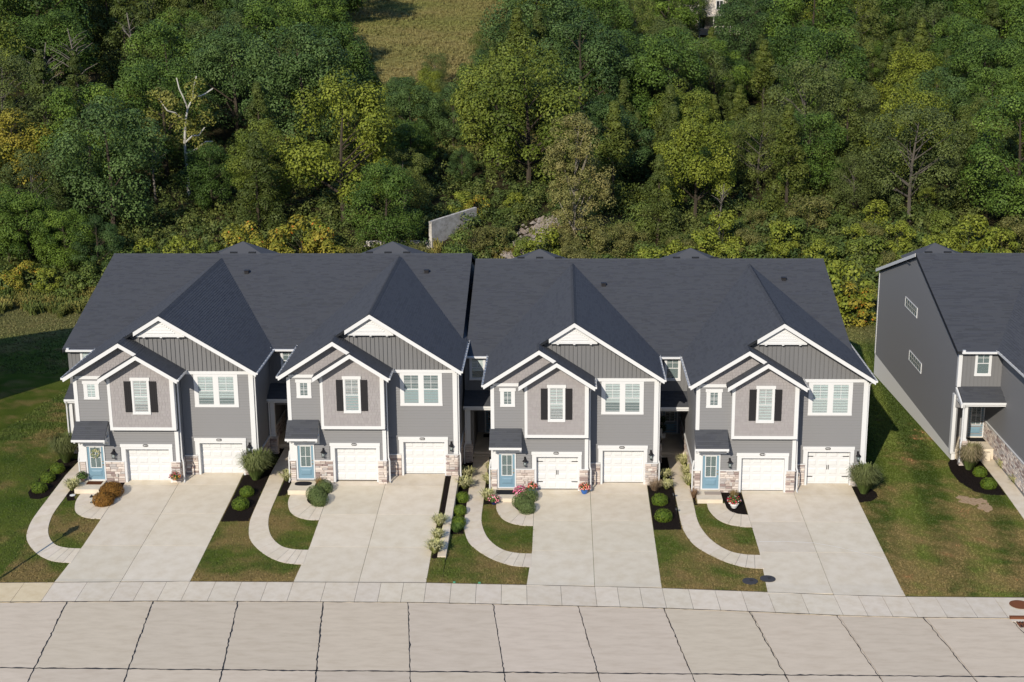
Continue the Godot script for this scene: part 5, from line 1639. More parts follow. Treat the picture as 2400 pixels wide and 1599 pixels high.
	var wr := thing("door_wreath", "round wreath of pale flowers hanging on the leftmost blue door", "wreath", Vector3(OX[0] + 0.9 * SX[0], 1.86, 0.075))
	part("leaves", m, M.leaf, wr)
	m = Mb.new(); m.box(-0.015, 0.015, 0.2, 0.46, -0.01, 0.0); part("hanger", m, M.black, wr)
	wr = thing("door_wreath", "green wreath on the siding of the porch between the third and fourth houses", "wreath", Vector3(30.25, 1.45, -10.3))
	m = Mb.new()
	for i in 220:
		var b := rng.randf() * TAU; var r := 0.2 + rng.randfn(0, 0.05)
		var up := Vector3(rng.randf() - 0.5, rng.randf() - 0.5, 1.0).normalized()
		m.leaf(Vector3(r * cos(b), r * sin(b), rng.randf() * 0.05), up, up.cross(Vector3(rng.randf() - 0.5, rng.randf() - 0.5, 0.1)).normalized(), 0.09, 0.05, Color(0.12, 0.17, 0.05))
	part("leaves", m, M.leaf, wr)
	# chair and topiary on the porch
	var py := -0.39 + 0.165
	var ch := thing("porch_chair", "pale cushioned chair with dark legs on the porch between two houses", "chair", Vector3(30.35, py, -7.9), -0.25)
	for q in [[-0.25, -0.25], [0.25, -0.25], [-0.25, 0.25], [0.25, 0.25]]:
		m = Mb.new(); m.tube(Vector3(q[0], 0, q[1]), Vector3(q[0], 0.4, q[1]), 0.022, 0.028); part("leg", m, M.wood, ch)
	m = Mb.new(); m.box(-0.3, 0.3, 0.4, 0.5, -0.3, 0.32); part("seat", m, M.chair_white, ch)
	m = Mb.new(); m.hexa([Vector3(-0.3, 0.5, -0.2), Vector3(0.3, 0.5, -0.2), Vector3(0.3, 0.5, -0.3), Vector3(-0.3, 0.5, -0.3), Vector3(-0.27, 1.0, -0.36), Vector3(0.27, 1.0, -0.36), Vector3(0.27, 1.0, -0.46), Vector3(-0.27, 1.0, -0.46)]); part("backrest", m, M.chair_white, ch)
	var cu := thing("cushion", "green cushion leaning on the porch chair", "cushion", Vector3(30.33, py + 0.505, -8.02), -0.25)
	m = Mb.new(); m.hexa([Vector3(-0.2, 0, 0.06), Vector3(0.2, 0, 0.06), Vector3(0.2, 0, -0.04), Vector3(-0.2, 0, -0.04), Vector3(-0.19, 0.38, -0.06), Vector3(0.19, 0.38, -0.06), Vector3(0.19, 0.38, -0.16), Vector3(-0.19, 0.38, -0.16)]); part("cover", m, M.cushion, cu)
	var tp := thing("topiary", "double-ball topiary in a white pot beside a porch door", "topiary", Vector3(30.85, py, -9.4))
	m = Mb.new(); m.lathe(Vector3.ZERO, [Vector2(0, 0), Vector2(0.16, 0), Vector2(0.2, 0.32), Vector2(0.0, 0.31)], 14); part("pot", m, M.white_pot, tp)
	m = Mb.new(); m.tube(Vector3(0, 0.3, 0), Vector3(0, 1.3, 0), 0.025, 0.02); part("stem", m, M.wood, tp)
	for q in [[0.42, 0.26], [1.05, 0.2]]:
		m = ball_of_leaves(500, q[1], q[1], 0.05, Color(0.03, 0.06, 0.015), Color(0.05, 0.08, 0.02), 0.05, -1.0)
		for i in m.v.size(): m.v[i].y += q[0]
		part("leaf_ball", m, M.leaf, tp)
	# iron things at the kerb
	var mh := thing("manhole_cover", "round rusty manhole cover in the pavement at the right edge", "manhole cover", Vector3(46.85, STREET + 0.014, 14.25))
	m = Mb.new(); m.lathe(Vector3.ZERO, [Vector2(0.5, 0), Vector2(0.5, 0.012), Vector2(0.44, 0.014), Vector2(0, 0.014)], 28); part("cover", m, M.rust, mh)
	m = Mb.new()
	for k in 5: m.box(-0.32, 0.32, 0.014, 0.022, -0.3 + k * 0.14, -0.24 + k * 0.14)
	part("raised_bars", m, M.rust, mh)
	var dr := thing("drain_inlet", "rusty kerb drain inlet with slotted grate at the right edge", "drain", Vector3(46.9, STREET - 0.04, 15.7))
	m = Mb.new(); m.box(-0.95, 1.3, -0.05, 0.1, -0.12, 0.1); part("kerb_hood", m, M.rust, dr)
	m = Mb.new(); m.box(-0.95, 1.3, -0.02, 0.006, 0.1, 0.36); part("inlet_sill", m, M.driveway, dr)
	m = Mb.new(); m.box(-0.75, 1.3, -0.02, 0.004, 0.36, 0.95); part("grate_well", m, M.black, dr)
	for k in 15:
		m = Mb.new(); m.box(-0.75 + k * 0.14, -0.69 + k * 0.14, 0.005, 0.03, 0.37, 0.94); part("grate_bar", m, M.rust, dr)
	m = Mb.new(); m.box(-0.78, 1.3, 0.0, 0.032, 0.6, 0.66); part("grate_bar", m, M.rust, dr)
	for q in [["round dark utility lid in dry grass, left of its pair", 33.92, 11.75], ["round dark utility lid touching the last driveway's edge", 34.86, 11.45]]:
		var t := thing("valve_box", q[0], "utility lid", Vector3(q[1], ground(q[1], q[2]) + 0.02, q[2]), 0, "utility lids")
		m = Mb.new(); m.lathe(Vector3.ZERO, [Vector2(0.4, 0), Vector2(0.4, 0.03), Vector2(0.34, 0.04), Vector2(0, 0.04)], 20); part("lid", m, M.dark_iron, t)
		m = Mb.new(); m.lathe(Vector3(0.08, 0.04, -0.05), [Vector2(0.08, 0), Vector2(0.08, 0.02), Vector2(0, 0.02)], 10); part("lid_cap", m, M.black, t)
	for q in [["small green flush marker at the pavement edge, left of two", 18.75, 12.1], ["small green flush marker at the pavement edge, right of two", 20.05, 12.15]]:
		m = Mb.new(); m.box(q[1] - 0.06, q[1] + 0.06, STREET - 0.02, STREET + 0.05, q[2] - 0.06, q[2] + 0.06)
		tag(part("utility_marker", m, M.green_paint), q[0], "marker", "green markers")
	# bare soil in the right-hand lawn
	m = Mb.new()
	for q in [[48.1, 1.1, 0.75, 0.5], [48.5, 2.0, 0.4, 0.6], [47.6, 0.6, 0.35, 0.3]]:
		var pts := []
		for k in 22:
			var r := 1.0 + 0.35 * sin(k * 2.3 + q[0]) * sin(k * 0.9) + rng.randf_range(-0.12, 0.12)
			pts.append([q[0] + q[2] * r * cos(TAU * k / 22), q[1] + q[3] * r * sin(TAU * k / 22)])
		keep_out.append(poly(pts))
		m.slab(poly(pts), func(x, z): return ground(x, z) + 0.012 + 0.003 * q[0] * 0.02, 0.03)
	tag(struct("bare_soil", m, M.bare_soil), "patch of bare tan soil in the right-hand lawn", "bare soil", "", "structure")
	# the street lamp whose shadow crosses the first lawn
	var lp := thing("street_lamp", "street lamp just beyond the left edge, casting its shadow on the first lawn", "street lamp", Vector3(-5.35, STREET, 13.2))
	m = Mb.new(); m.tube(Vector3.ZERO, Vector3(0, 3.9, 0), 0.07, 0.05, 8); part("post", m, M.black, lp)
	m = Mb.new(); m.lathe(Vector3.ZERO, [Vector2(0.18, 0), Vector2(0.18, 0.25), Vector2(0.08, 0.5), Vector2(0.07, 0.6)], 10); part("post_base", m, M.black, lp)
	m = Mb.new(); m.lathe(Vector3(0, 3.9, 0), [Vector2(0.08, 0), Vector2(0.17, 0.1), Vector2(0.24, 0.55)], 8); part("lantern_glass", m, M.lace, lp)
	m = Mb.new(); m.lathe(Vector3(0, 4.45, 0), [Vector2(0.3, 0), Vector2(0.12, 0.2), Vector2(0, 0.36)], 8); part("lamp_cap", m, M.black, lp)

func stone_rock(m: Mb, o: Vector3, r: float) -> void:
	var k := rng.randf_range(0.7, 1.35)
	var c := Color(k, k * 0.95, k * 0.9)
	var p: Array[Vector3] = []
	for q in [Vector3(1, 0, 0), Vector3(0, 0, -1), Vector3(-1, 0, 0), Vector3(0, 0, 1)]:
		p.append(o + q * r * rng.randf_range(0.6, 1.2) + Vector3(0, rng.randf_range(-0.2, 0.25) * r, 0))
	var t := o + Vector3(rng.randf_range(-0.3, 0.3), rng.randf_range(0.5, 0.9), rng.randf_range(-0.3, 0.3)) * r
	var u := o - Vector3(0, 0.6 * r, 0)
	for i in 4:
		m.tri(p[i], p[(i + 1) % 4], t, c); m.tri(p[(i + 1) % 4], p[i], u, c)

# ---------------------------------------------------------------- the wood
const KINDS := ["oak", "maple", "yellow", "locust", "cedar", "gold", "sycamore", "cottonwood", "dead", "blue", "shrub", "gold_shrub", "olive_shrub", "lime_shrub"]
const NAMES := ["oak_tree", "maple_tree", "ash_tree", "locust_tree", "cedar_tree", "autumn_tree", "sycamore_tree", "cottonwood_tree", "dead_tree", "linden_tree", "green_shrub", "autumn_shrub", "willow_shrub", "lime_shrub"]
const LOOKS := ["dark green broad-crowned tree", "mid-green bushy tree", "yellow-green leafy tree", "grey-green feathery tree", "olive pointed evergreen", "golden-leaved autumn tree", "white-trunked thinly leaved tree", "brown-leaved pale-branched tree", "bare dead grey tree", "blue-green round-topped tree", "leafy green shrub", "yellow-orange shrub", "feathery olive shrub", "bright yellow-green shrub"]
var protos := {}

func canopy(m: Mb, o: Vector3, rx: float, ry: float, nc: int, rc: float, nl: int, size: float, ca: Color, cb: Color, shape: String, cents: Array, odd := 0.0) -> void:
	for i in nc:
		var c: Vector3
		var rr := rc * rng.randf_range(0.65, 1.25)
		if shape == "cone":
			var h := pow(rng.randf(), 1.25)
			var a := rng.randf() * TAU
			var r := (1.0 - h) * rng.randf_range(0.35, 1.0)
			c = o + Vector3(cos(a) * r * rx, (h * 2.0 - 1.0) * ry, sin(a) * r * rx)
			rr = rc * lerpf(1.1, 0.45, h)
		elif shape == "column":
			var h := rng.randf()
			var a := rng.randf() * TAU
			var r := pow(sin(clampf(h * 0.86 + 0.1, 0, 1) * PI), 0.55) * rng.randf_range(0.2, 1.0)
			c = o + Vector3(cos(a) * r * rx, (h * 2.0 - 1.0) * ry, sin(a) * r * rx)
		else:
			var y := rng.randf_range(-0.85, 1.0)
			var a := rng.randf() * TAU
			var s := sqrt(1.0 - y * y)
			var k := rng.randf_range(0.72, 1.0)
			c = o + Vector3(cos(a) * s * rx * k, y * ry * k, sin(a) * s * rx * k)
		cents.append(c)
		var tone_c := rng.randf()
		for j in nl:
			var d := Vector3(rng.randfn(), rng.randfn() + 0.45, rng.randfn()).normalized()
			var p := c + d * Vector3(rr, rr * 0.8, rr) * (0.6 + 0.45 * sqrt(rng.randf()))
			var up := (d + Vector3(0, 0.35, 0) + Vector3(rng.randf() - 0.5, rng.randf() - 0.5, rng.randf() - 0.5) * 1.1).normalized()
			var al := up.cross(Vector3(rng.randf() - 0.5, rng.randf() - 0.5, rng.randf() - 0.5)).normalized()
			var col := ca.lerp(cb, clampf(tone_c * 0.75 + rng.randf() * 0.3, 0, 1)) * rng.randf_range(0.72, 1.3)
			if odd > 0.0 and rng.randf() < odd * (0.3 + tone_c): col = Color(0.4, 0.15, 0.02) * rng.randf_range(0.6, 1.2)
			m.leaf(p, up, al, size * rng.randf_range(0.7, 1.35), size * rng.randf_range(0.5, 0.8), col)

func limbs(m: Mb, h0: float, h1: float, r: float, cents: Array, n: int, col: Color, bend := 0.3, steep := 0.7) -> void:
	var p := Vector3.ZERO
	var prev := Vector3(0, -0.5, 0)
	var pts: Array[Vector3] = []
	for i in 6:
		var t := i / 5.0
		p = Vector3(sin(t * 3.1 + r * 9.0) * bend * t, h1 * t, cos(t * 2.3) * bend * t)
		pts.append(p)
		if i > 0: m.tube(prev, p, r * (1.0 - 0.75 * (t - 0.2)), r * (1.0 - 0.75 * t), 6, col * rng.randf_range(0.85, 1.1))
		prev = p
	for i in mini(n, cents.size()):
		var c: Vector3 = cents[i]
		var y := clampf(c.y - Vector2(c.x, c.z).length() * steep, h0, h1 * 0.95)
		var t := y / h1
		var k := mini(int(t * 5.0), 4)
		var a: Vector3 = pts[k].lerp(pts[k + 1], t * 5.0 - k)
		var mid := a.lerp(c, 0.5) + Vector3(rng.randf_range(-0.2, 0.2), 0.15, rng.randf_range(-0.2, 0.2))
		var ra := r * (1.0 - 0.75 * t) * 0.55
		m.tube(a, mid, ra, ra * 0.6, 5, col); m.tube(mid, c, ra * 0.6, 0.015, 4, col * 1.05)

func proto(kind: String, variant: int) -> Node3D:
	var t := Node3D.new()
	var cr := Mb.new(); var tk := Mb.new()
	var cents := []
	var brown := Color(0.06, 0.05, 0.038)
	match kind:
		"oak":
			canopy(cr, Vector3(0, 6.4, 0), 4.6, 5.2, 66, 1.3, 330, 0.225, Color(0.024, 0.052, 0.01), Color(0.092, 0.15, 0.026), "round", cents)
			limbs(tk, 2.5, 9.5, 0.28, cents, 12, brown)
		"maple":
			canopy(cr, Vector3(0, 5.7, 0), 4.1, 5.1, 62, 1.15, 310, 0.205, Color(0.036, 0.072, 0.012), Color(0.122, 0.188, 0.03), "round", cents)
			limbs(tk, 2.0, 9.0, 0.22, cents, 12, brown)
		"yellow":
			canopy(cr, Vector3(0, 5.4, 0), 3.7, 4.8, 54, 1.1, 280, 0.205, Color(0.075, 0.105, 0.014), Color(0.175, 0.205, 0.03), "round", cents)
			limbs(tk, 2.0, 8.5, 0.2, cents, 12, brown)
		"locust":
			canopy(cr, Vector3(0, 5.4, 0), 3.8, 4.5, 66, 0.95, 230, 0.165, Color(0.054, 0.072, 0.02), Color(0.118, 0.148, 0.038), "round", cents)
			limbs(tk, 2.0, 8.0, 0.18, cents, 22, Color(0.1, 0.088, 0.075))
		"cedar":
			canopy(cr, Vector3(0, 4.5, 0), 2.7, 4.4, 62, 0.85, 200, 0.17, Color(0.042, 0.062, 0.011), Color(0.1, 0.122, 0.026), "cone", cents)
			limbs(tk, 1.0, 8.4, 0.16, cents, 10, brown, 0.05)
		"gold":
			canopy(cr, Vector3(0, 4.9, 0), 3.2, 4.4, 46, 1.1, 210, 0.23, Color(0.14, 0.145, 0.015), Color(0.27, 0.22, 0.028), "round", cents)
			limbs(tk, 1.5, 8.0, 0.18, cents, 14, brown)
		"sycamore":
			canopy(cr, Vector3(0, 8.8, 0), 4.2, 4.6, 40, 0.95, 110, 0.3, Color(0.12, 0.135, 0.022), Color(0.21, 0.2, 0.045), "round", cents)
			var wc := Color(0.52, 0.5, 0.45)
			var run := [[Vector3(0, -0.5, 0), Vector3(0.05, 3.0, 0), Vector3(-0.1, 6.2, 0.1), Vector3(0.15, 8.6, 0.1), Vector3(0.5, 10.0, 0)], [Vector3(0.5, 10.0, 0), Vector3(0.1, 11.2, 0.2), Vector3(-0.3, 12.2, 0.1), Vector3(-0.5, 13.4, 0)], [Vector3(0.5, 10.0, 0), Vector3(1.1, 11.0, -0.1), Vector3(1.3, 12.4, 0.1), Vector3(1.7, 13.5, 0)],
				[Vector3(0.0, 5.0, 0), Vector3(1.1, 5.5, 0.4), Vector3(2.2, 6.3, 0.5), Vector3(3.0, 6.3, 0.6)], [Vector3(-0.1, 6.2, 0.1), Vector3(0.8, 7.0, 0.3), Vector3(1.5, 7.0, 0.3), Vector3(2.2, 7.9, 0.5)], [Vector3(0.15, 8.6, 0.1), Vector3(-0.9, 9.6, 0.4), Vector3(-1.8, 9.9, 0.5), Vector3(-2.6, 11.2, 0.3)], [Vector3(1.1, 11.0, -0.1), Vector3(2.4, 11.5, 0.3), Vector3(3.4, 12.1, 0.2)]]
			for k in run.size():
				for i in run[k].size() - 1:
					var ra: float = (0.2 if k == 0 else 0.1) * (1.0 - 0.14 * i)
					tk.tube(run[k][i], run[k][i + 1], ra, ra * 0.84, 6, wc * rng.randf_range(0.75, 1.1))
		"cottonwood":
			canopy(cr, Vector3(0, 6.2, 0), 3.3, 6.1, 140, 0.75, 170, 0.17, Color(0.125, 0.135, 0.035), Color(0.235, 0.205, 0.075), "column", cents)
			limbs(tk, 1.5, 11.5, 0.15, cents, 26, Color(0.3, 0.265, 0.22), 0.3, 2.2)
		"dead":
			for i in 16:
				var a := rng.randf() * TAU
				var h := rng.randf_range(3.5, 9.0)
				cents.append(Vector3(cos(a) * rng.randf_range(0.5, 2.2), h, sin(a) * rng.randf_range(0.5, 2.2)))
			limbs(tk, 1.5, 8.2, 0.16, cents, 16, Color(0.17, 0.15, 0.13), 0.5)
			canopy(cr, Vector3(0, 4, 0), 1.5, 2.0, 6, 0.5, 30, 0.16, Color(0.1, 0.08, 0.04), Color(0.14, 0.11, 0.05), "round", [])
		"blue":
			canopy(cr, Vector3(0, 5.5, 0), 4.1, 4.9, 66, 1.1, 310, 0.19, Color(0.03, 0.06, 0.016), Color(0.102, 0.16, 0.042), "round", cents)
			limbs(tk, 2.0, 8.4, 0.22, cents, 12, brown)
		"shrub":
			canopy(cr, Vector3(0, 1.2, 0), 1.5, 1.4, 16, 0.7, 130, 0.22, Color(0.07, 0.105, 0.02), Color(0.125, 0.16, 0.032), "round", cents)
			limbs(tk, 0.2, 1.6, 0.06, cents, 6, brown, 0.1)
		"gold_shrub":
			canopy(cr, Vector3(0, 1.6, 0), 1.5, 1.9, 16, 0.62, 120, 0.22, Color(0.13, 0.165, 0.018), Color(0.27, 0.22, 0.03), "round", cents, 0.05)
			limbs(tk, 0.2, 2.2, 0.06, cents, 6, brown, 0.1)
		"olive_shrub":
			canopy(cr, Vector3(0, 1.6, 0), 1.7, 1.8, 20, 0.72, 200, 0.15, Color(0.09, 0.095, 0.024), Color(0.145, 0.14, 0.04), "round", cents)
			limbs(tk, 0.2, 2.0, 0.06, cents, 8, brown, 0.1)
		"lime_shrub":
			canopy(cr, Vector3(0, 1.7, 0), 1.5, 1.9, 17, 0.66, 130, 0.24, Color(0.1, 0.135, 0.015), Color(0.195, 0.215, 0.027), "round", cents)
			limbs(tk, 0.2, 2.2, 0.06, cents, 6, brown, 0.1)
	part("trunk" if not kind.ends_with("shrub") else "stems", tk, M.bark, t)
	part("crown" if not kind.ends_with("shrub") else "leaves", cr, [M.leaf, M.leaf_dim, M.leaf_warm, M.leaf_cool][variant % 4], t)
	return t

const TALL := {"oak": 12.0, "maple": 11.2, "yellow": 10.6, "locust": 10.2, "cedar": 9.0, "gold": 9.6, "sycamore": 14.0, "cottonwood": 12.4, "dead": 9.5, "blue": 10.7, "shrub": 2.9, "gold_shrub": 3.7, "olive_shrub": 3.7, "lime_shrub": 3.8}
const WIDE := {"oak": 5.6, "maple": 5.0, "yellow": 4.5, "locust": 4.5, "cedar": 2.8, "gold": 3.9, "sycamore": 4.8, "cottonwood": 3.7, "dead": 2.0, "blue": 5.0, "shrub": 1.9, "gold_shrub": 1.8, "olive_shrub": 2.1, "lime_shrub": 1.8}
var planted: Array = []      # {kind, p, s, w}

func fits(x: float, z: float, w: float, share: float) -> bool:
	for q in planted:
		var d := Vector2(q.p.x - x, q.p.z - z).length()
		if d < (q.w + w) * share: return false
	return true

func add_tree(kind: String, x: float, z: float, s: float) -> void:
	planted.append({"kind": kind, "p": Vector3(x, hill(z) - 0.15, z), "s": s, "w": WIDE[kind] * s})

func hero(kind: String, px: float, top: float, z: float) -> void:   # a tree whose top stands at a given place of the photograph, at the depth z
	var d := Vector2(px * 1.02 - 1200.0, top * 1.02 - 799.5) / 3445.027
	var r := cam_basis * Vector3(d.x, -d.y, -1.0)
	var p := EYE + r * ((z - EYE.z) / r.z)
	add_tree(kind, p.x, z, (p.y - hill(z)) / TALL[kind])

func woods() -> void:
	var open := PackedVector2Array([Vector2(775, -60), Vector2(1168, -60), Vector2(1160, 12), Vector2(1100, 62), Vector2(1052, 128), Vector2(985, 118), Vector2(905, 165), Vector2(868, 140), Vector2(800, 78)])
	var clear := func(x: float, z: float, top: float, w: float) -> bool:
		for q in [Vector3(x, top, z), Vector3(x - w, lerpf(hill(z), top, 0.55), z), Vector3(x + w, lerpf(hill(z), top, 0.55), z), Vector3(x, hill(z) + 0.5, z), Vector3(x, lerpf(hill(z), top, 0.5), z)]:
			if Geometry2D.is_point_in_polygon(seen(q) / 1.02, open): return false
		return true
	# trees one can pick out in the photograph
	for q in [["sycamore", 415, 165, -80], ["dead", 345, 285, -79], ["cottonwood", 1322, 272, -65], ["locust", 1968, 345, -74], ["gold", 20, 240, -76], ["yellow", 275, 180, -92], ["yellow", 600, 270, -74], ["maple", 180, 290, -84],
		["oak", 640, -20, -122], ["oak", 720, -40, -136], ["oak", 530, 60, -112], ["oak", 420, 20, -128], ["oak", 1260, 10, -140], ["oak", 1420, 100, -120], ["oak", 1545, 150, -112], ["oak", 1290, 140, -108], ["blue", 1140, 235, -98], ["oak", 960, 290, -92], ["maple", 815, 250, -98], ["oak", 860, 400, -78], ["blue", 1060, 340, -84], ["blue", 1340, 250, -88],
		["oak", 1700, 130, -118], ["oak", 1865, 40, -138], ["maple", 1780, 60, -146], ["yellow", 1835, 225, -95], ["blue", 1700, 270, -88], ["oak", 1640, 330, -80], ["olive_shrub", 1860, 430, -68], ["blue", 1560, 60, -138], ["oak", 2010, 90, -128], ["locust", 2060, 260, -94], ["locust", 2190, 330, -84], ["cedar", 1990, 210, -98], ["cedar", 1465, 260, -88], ["cedar", 1640, 210, -96], ["yellow", 2130, 420, -76],
		["maple", 800, 150, -120], ["locust", 1000, 110, -128], ["dead", 830, 95, -130], ["maple", 920, 170, -116], ["locust", 925, 330, -74], ["dead", 2055, 190, -96], ["dead", 90, 70, -105], ["dead", 160, 20, -112], ["dead", 300, -10, -118], ["dead", 1658, 395, -66], ["locust", 60, 330, -66], ["oak", 130, 400, -70], ["oak", 480, 330, -74], ["oak", 720, 330, -82],
		["gold_shrub", 690, 480, -60], ["gold_shrub", 560, 500, -60], ["gold_shrub", 740, 520, -59], ["gold_shrub", 620, 520, -58.5], ["lime_shrub", 1250, 520, -60], ["lime_shrub", 1620, 520, -60], ["lime_shrub", 1560, 545, -58], ["lime_shrub", 1060, 430, -74], ["gold_shrub", 1100, 440, -73], ["lime_shrub", 1180, 440, -73], ["olive_shrub", 1130, 505, -63], ["shrub", 1165, 470, -72], ["olive_shrub", 1088, 512, -62], ["shrub", 1058, 530, -61], ["shrub", 1208, 540, -62], ["olive_shrub", 950, 545, -58], ["shrub", 1060, 552, -58], ["lime_shrub", 110, 610, -54], ["shrub", 160, 620, -53.5], ["gold_shrub", 60, 590, -55], ["shrub", 210, 600, -55], ["oak", 55, 440, -59], ["maple", 140, 470, -58], ["oak", 5, 420, -60], ["blue", 215, 490, -57.5], ["gold_shrub", 30, 610, -54], ["lime_shrub", 1945, 590, -46], ["gold_shrub", 1965, 640, -44.5], ["shrub", 1925, 640, -47.5], ["shrub", 1985, 690, -45], ["olive_shrub", 1290, 520, -62], ["olive_shrub", 1400, 510, -61]]:
		hero(q[0], q[1], q[2], q[3])
	# the rest of the wood
	var tries := 0
	while tries < 5200:
		tries += 1
		var z := -56.0 - 150.0 * pow(rng.randf(), 1.15)
		var depth := EYE.z - z
		var x := EYE.x - 0.0346 * depth + rng.randf_range(-1.0, 1.0) * (0.352 * depth + 3.0)
		var u := (seen(Vector3(x, hill(z) + 5.0, z)).x) / 1.02
		var kind := ""
		var r := rng.randf()
		if z > (-60.0 if u < 940.0 else -63.0): kind = ["shrub", "lime_shrub", "olive_shrub", "shrub", "shrub", "olive_shrub"][int(r * 6)] if u > 750 else ["shrub", "lime_shrub", "gold_shrub", "olive_shrub", "shrub", "lime_shrub"][int(r * 6)]
		elif z > -70.0 and u > 940.0 and r < 0.4: kind = ["shrub", "lime_shrub", "olive_shrub", "cedar", "locust", "yellow"][int(r * 10)]
		elif u < 520: kind = ["oak", "maple", "yellow", "locust", "oak", "cedar", "maple", "locust", "blue", "oak"][int(r * 10)]
		elif u < 1350: kind = ["oak", "oak", "maple", "blue", "oak", "maple", "blue", "locust", "yellow", "cedar"][int(r * 10)]
		elif u < 1750: kind = ["oak", "maple", "blue", "oak", "cedar", "maple", "locust", "cedar", "blue", "yellow"][int(r * 10)]
		else: kind = ["yellow", "locust", "cedar", "maple", "oak", "locust", "cedar", "yellow", "maple", "blue"][int(r * 10)]
		var s := rng.randf_range(1.15, 1.75) if u < 1350 else rng.randf_range(1.0, 1.5)
		if u > 1350 and not kind.ends_with("shrub"): s *= 0.9
		if kind.ends_with("shrub"): s = rng.randf_range(0.7, 1.25)
		var w: float = WIDE[kind] * s
		if not clear.call(x, z, hill(z) + TALL[kind] * s, w):
			s *= 0.5; w *= 0.5
			if kind.ends_with("shrub") or not clear.call(x, z, hill(z) + TALL[kind] * s, w): continue
		if u > 930 and u < 1245 and z > -72 and z < -55: continue
		if absf(u - 1640) < 60 and z > -176 and seen(Vector3(x, hill(z) + TALL[kind] * s, z)).y / 1.02 < 62.0 + 40.0 * rng.randf() - 30.0: continue
		if absf(u - 415) < 30.0 + 0.75 * w * 3445.0 / depth and z > -81 and not kind.ends_with("shrub"): continue
		if absf(u - 1968) < 25.0 + 0.6 * w * 3445.0 / depth and z > -74 and not kind.ends_with("shrub"): continue
		if u > 1110 and u < 1290 and z > -73 and not kind.ends_with("shrub"): continue
		if u > 980 and u < 1230 and z > -72 and rng.randf() < 0.8: continue
		if not fits(x, z, w, 0.62 if kind.ends_with("shrub") else (0.64 if z > -150.0 else 0.58)): continue
		add_tree(kind, x, z, s)
	plant_all()
	# far houses
	far_house("pale cream house half hidden by trees near the top, right of centre", Vector3(49.6, hill(-170) + 0.1, -170), 0.25, M.cream)
	far_house("white house barely showing between trees at the top edge", Vector3(38.0, hill(-205) + 1.2, -205), -0.3, M.white_pot)
	weeds()
	var ug := Mb.new()
	canopy(ug, Vector3(0, 0.5, 0), 0.8, 0.6, 7, 0.5, 26, 0.2, Color(0.7, 0.7, 0.7), Color(1.1, 1.1, 1.1), "round", [])
	var spots := []
	for i in 4200:
		var z := -55.0 - 45.0 * pow(rng.randf(), 1.9)
		var depth := EYE.z - z
		var x := EYE.x - 0.0346 * depth + rng.randf_range(-1.0, 1.0) * (0.36 * depth + 3.0)
		if Geometry2D.is_point_in_polygon(seen(Vector3(x, hill(z) + 0.8, z)) / 1.02, open): continue
		var at := seen(Vector3(x, hill(z) + 0.5, z)) / 1.02
		if at.x > 965 and at.x < 1105 and at.y > 470 and z > -67: continue
		if Vector2((x - lerpf(19.0, 23.4, (-60.5 - z) / 11.5)) * 1.0, 0).length() < 1.9 and z < -58 and z > -72: continue
		var sc := rng.randf_range(0.6, 1.5)
		spots.append([Transform3D(Basis(Vector3.UP, rng.randf() * TAU).scaled(Vector3(sc, sc * rng.randf_range(0.7, 1.3), sc)), Vector3(x, hill(z) - 0.1, z)), Color(0.05, 0.085, 0.018).lerp(Color(0.13, 0.15, 0.034), rng.randf())])
	scatter("undergrowth", "tangled green undergrowth beneath the trees", "undergrowth", ug, M.leaf, spots)

func plant_all() -> void:
	# a label for each tree: its look, then where it stands
	var cell := {}
	for i in planted.size():
		var q: Dictionary = planted[i]
		var top := seen(q.p + Vector3(0, TALL[q.kind] * q.s, 0)) / 1.02
		q.u = top.x; q.t = top.y
		var col := ""
		for c in [[-99, "over the left lawn"], [130, "over the roof's left end"], [400, "over the first gable"], [640, "between gables one and two"], [790, "over the second gable"], [1000, "over the roof step"], [1200, "over the third gable"], [1430, "between gables three and four"], [1640, "over the fourth gable"], [1880, "over the roof's right end"], [2050, "over the right-hand house"], [2230, "at the right edge"]]:
			if top.x > c[0] - 1: col = c[1]
		var row := "top edge"
		for c in [[25, "very high"], [110, "high up"], [200, "halfway up"], [280, "below halfway"], [370, "low down"], [460, "near the houses"], [530, "just behind the roofs"]]:
			if top.y > c[0]: row = c[1]
		q.where = row + ", " + col
		var key: String = q.kind + q.where
		if not cell.has(key): cell[key] = []
		cell[key].append(i)
	for key in cell:
		var l: Array = cell[key]
		l.sort_custom(func(a, b): return planted[a].u < planted[b].u)
		for k in l.size():
			var w := ""
			if l.size() == 2: w = ["left one of two, ", "right one of two, "][k]
			elif l.size() > 2: w = ["leftmost", "second from left", "third from left", "fourth from left", "fifth from left", "sixth from left", "seventh from left", "eighth from left", "ninth from left", "tenth from left", "eleventh from left", "twelfth from left", "thirteenth from left", "fourteenth from left", "fifteenth from left", "sixteenth from left"][mini(k, 15)] + ", " if k < l.size() - 1 else "rightmost, "
			planted[l[k]].place = w + planted[l[k]].where
	for i in planted.size():
		var q: Dictionary = planted[i]
		var k := KINDS.find(q.kind)
		var variant := 0
		if q.kind in ["oak", "maple", "yellow", "locust", "cedar", "blue", "shrub"]: variant = rng.randi() % 3
		var key: String = q.kind + str(variant)
		if not protos.has(key):
			protos[key] = proto(q.kind, variant)
		var t: Node3D = protos[key].duplicate()
		t.name = numbered(NAMES[k])
		add_child(t)
		t.position = q.p
		t.rotation.y = rng.randf() * TAU
		t.scale = Vector3(q.s, q.s * rng.randf_range(0.97, 1.05), q.s)
		tag(t, LOOKS[k] + " " + q.place, "shrub" if q.kind.ends_with("shrub") else "tree", "shrubs at the foot of the wood" if q.kind.ends_with("shrub") else "trees on the wooded hillside")
	for key in protos: protos[key].free()
	print("planted ", planted.size())

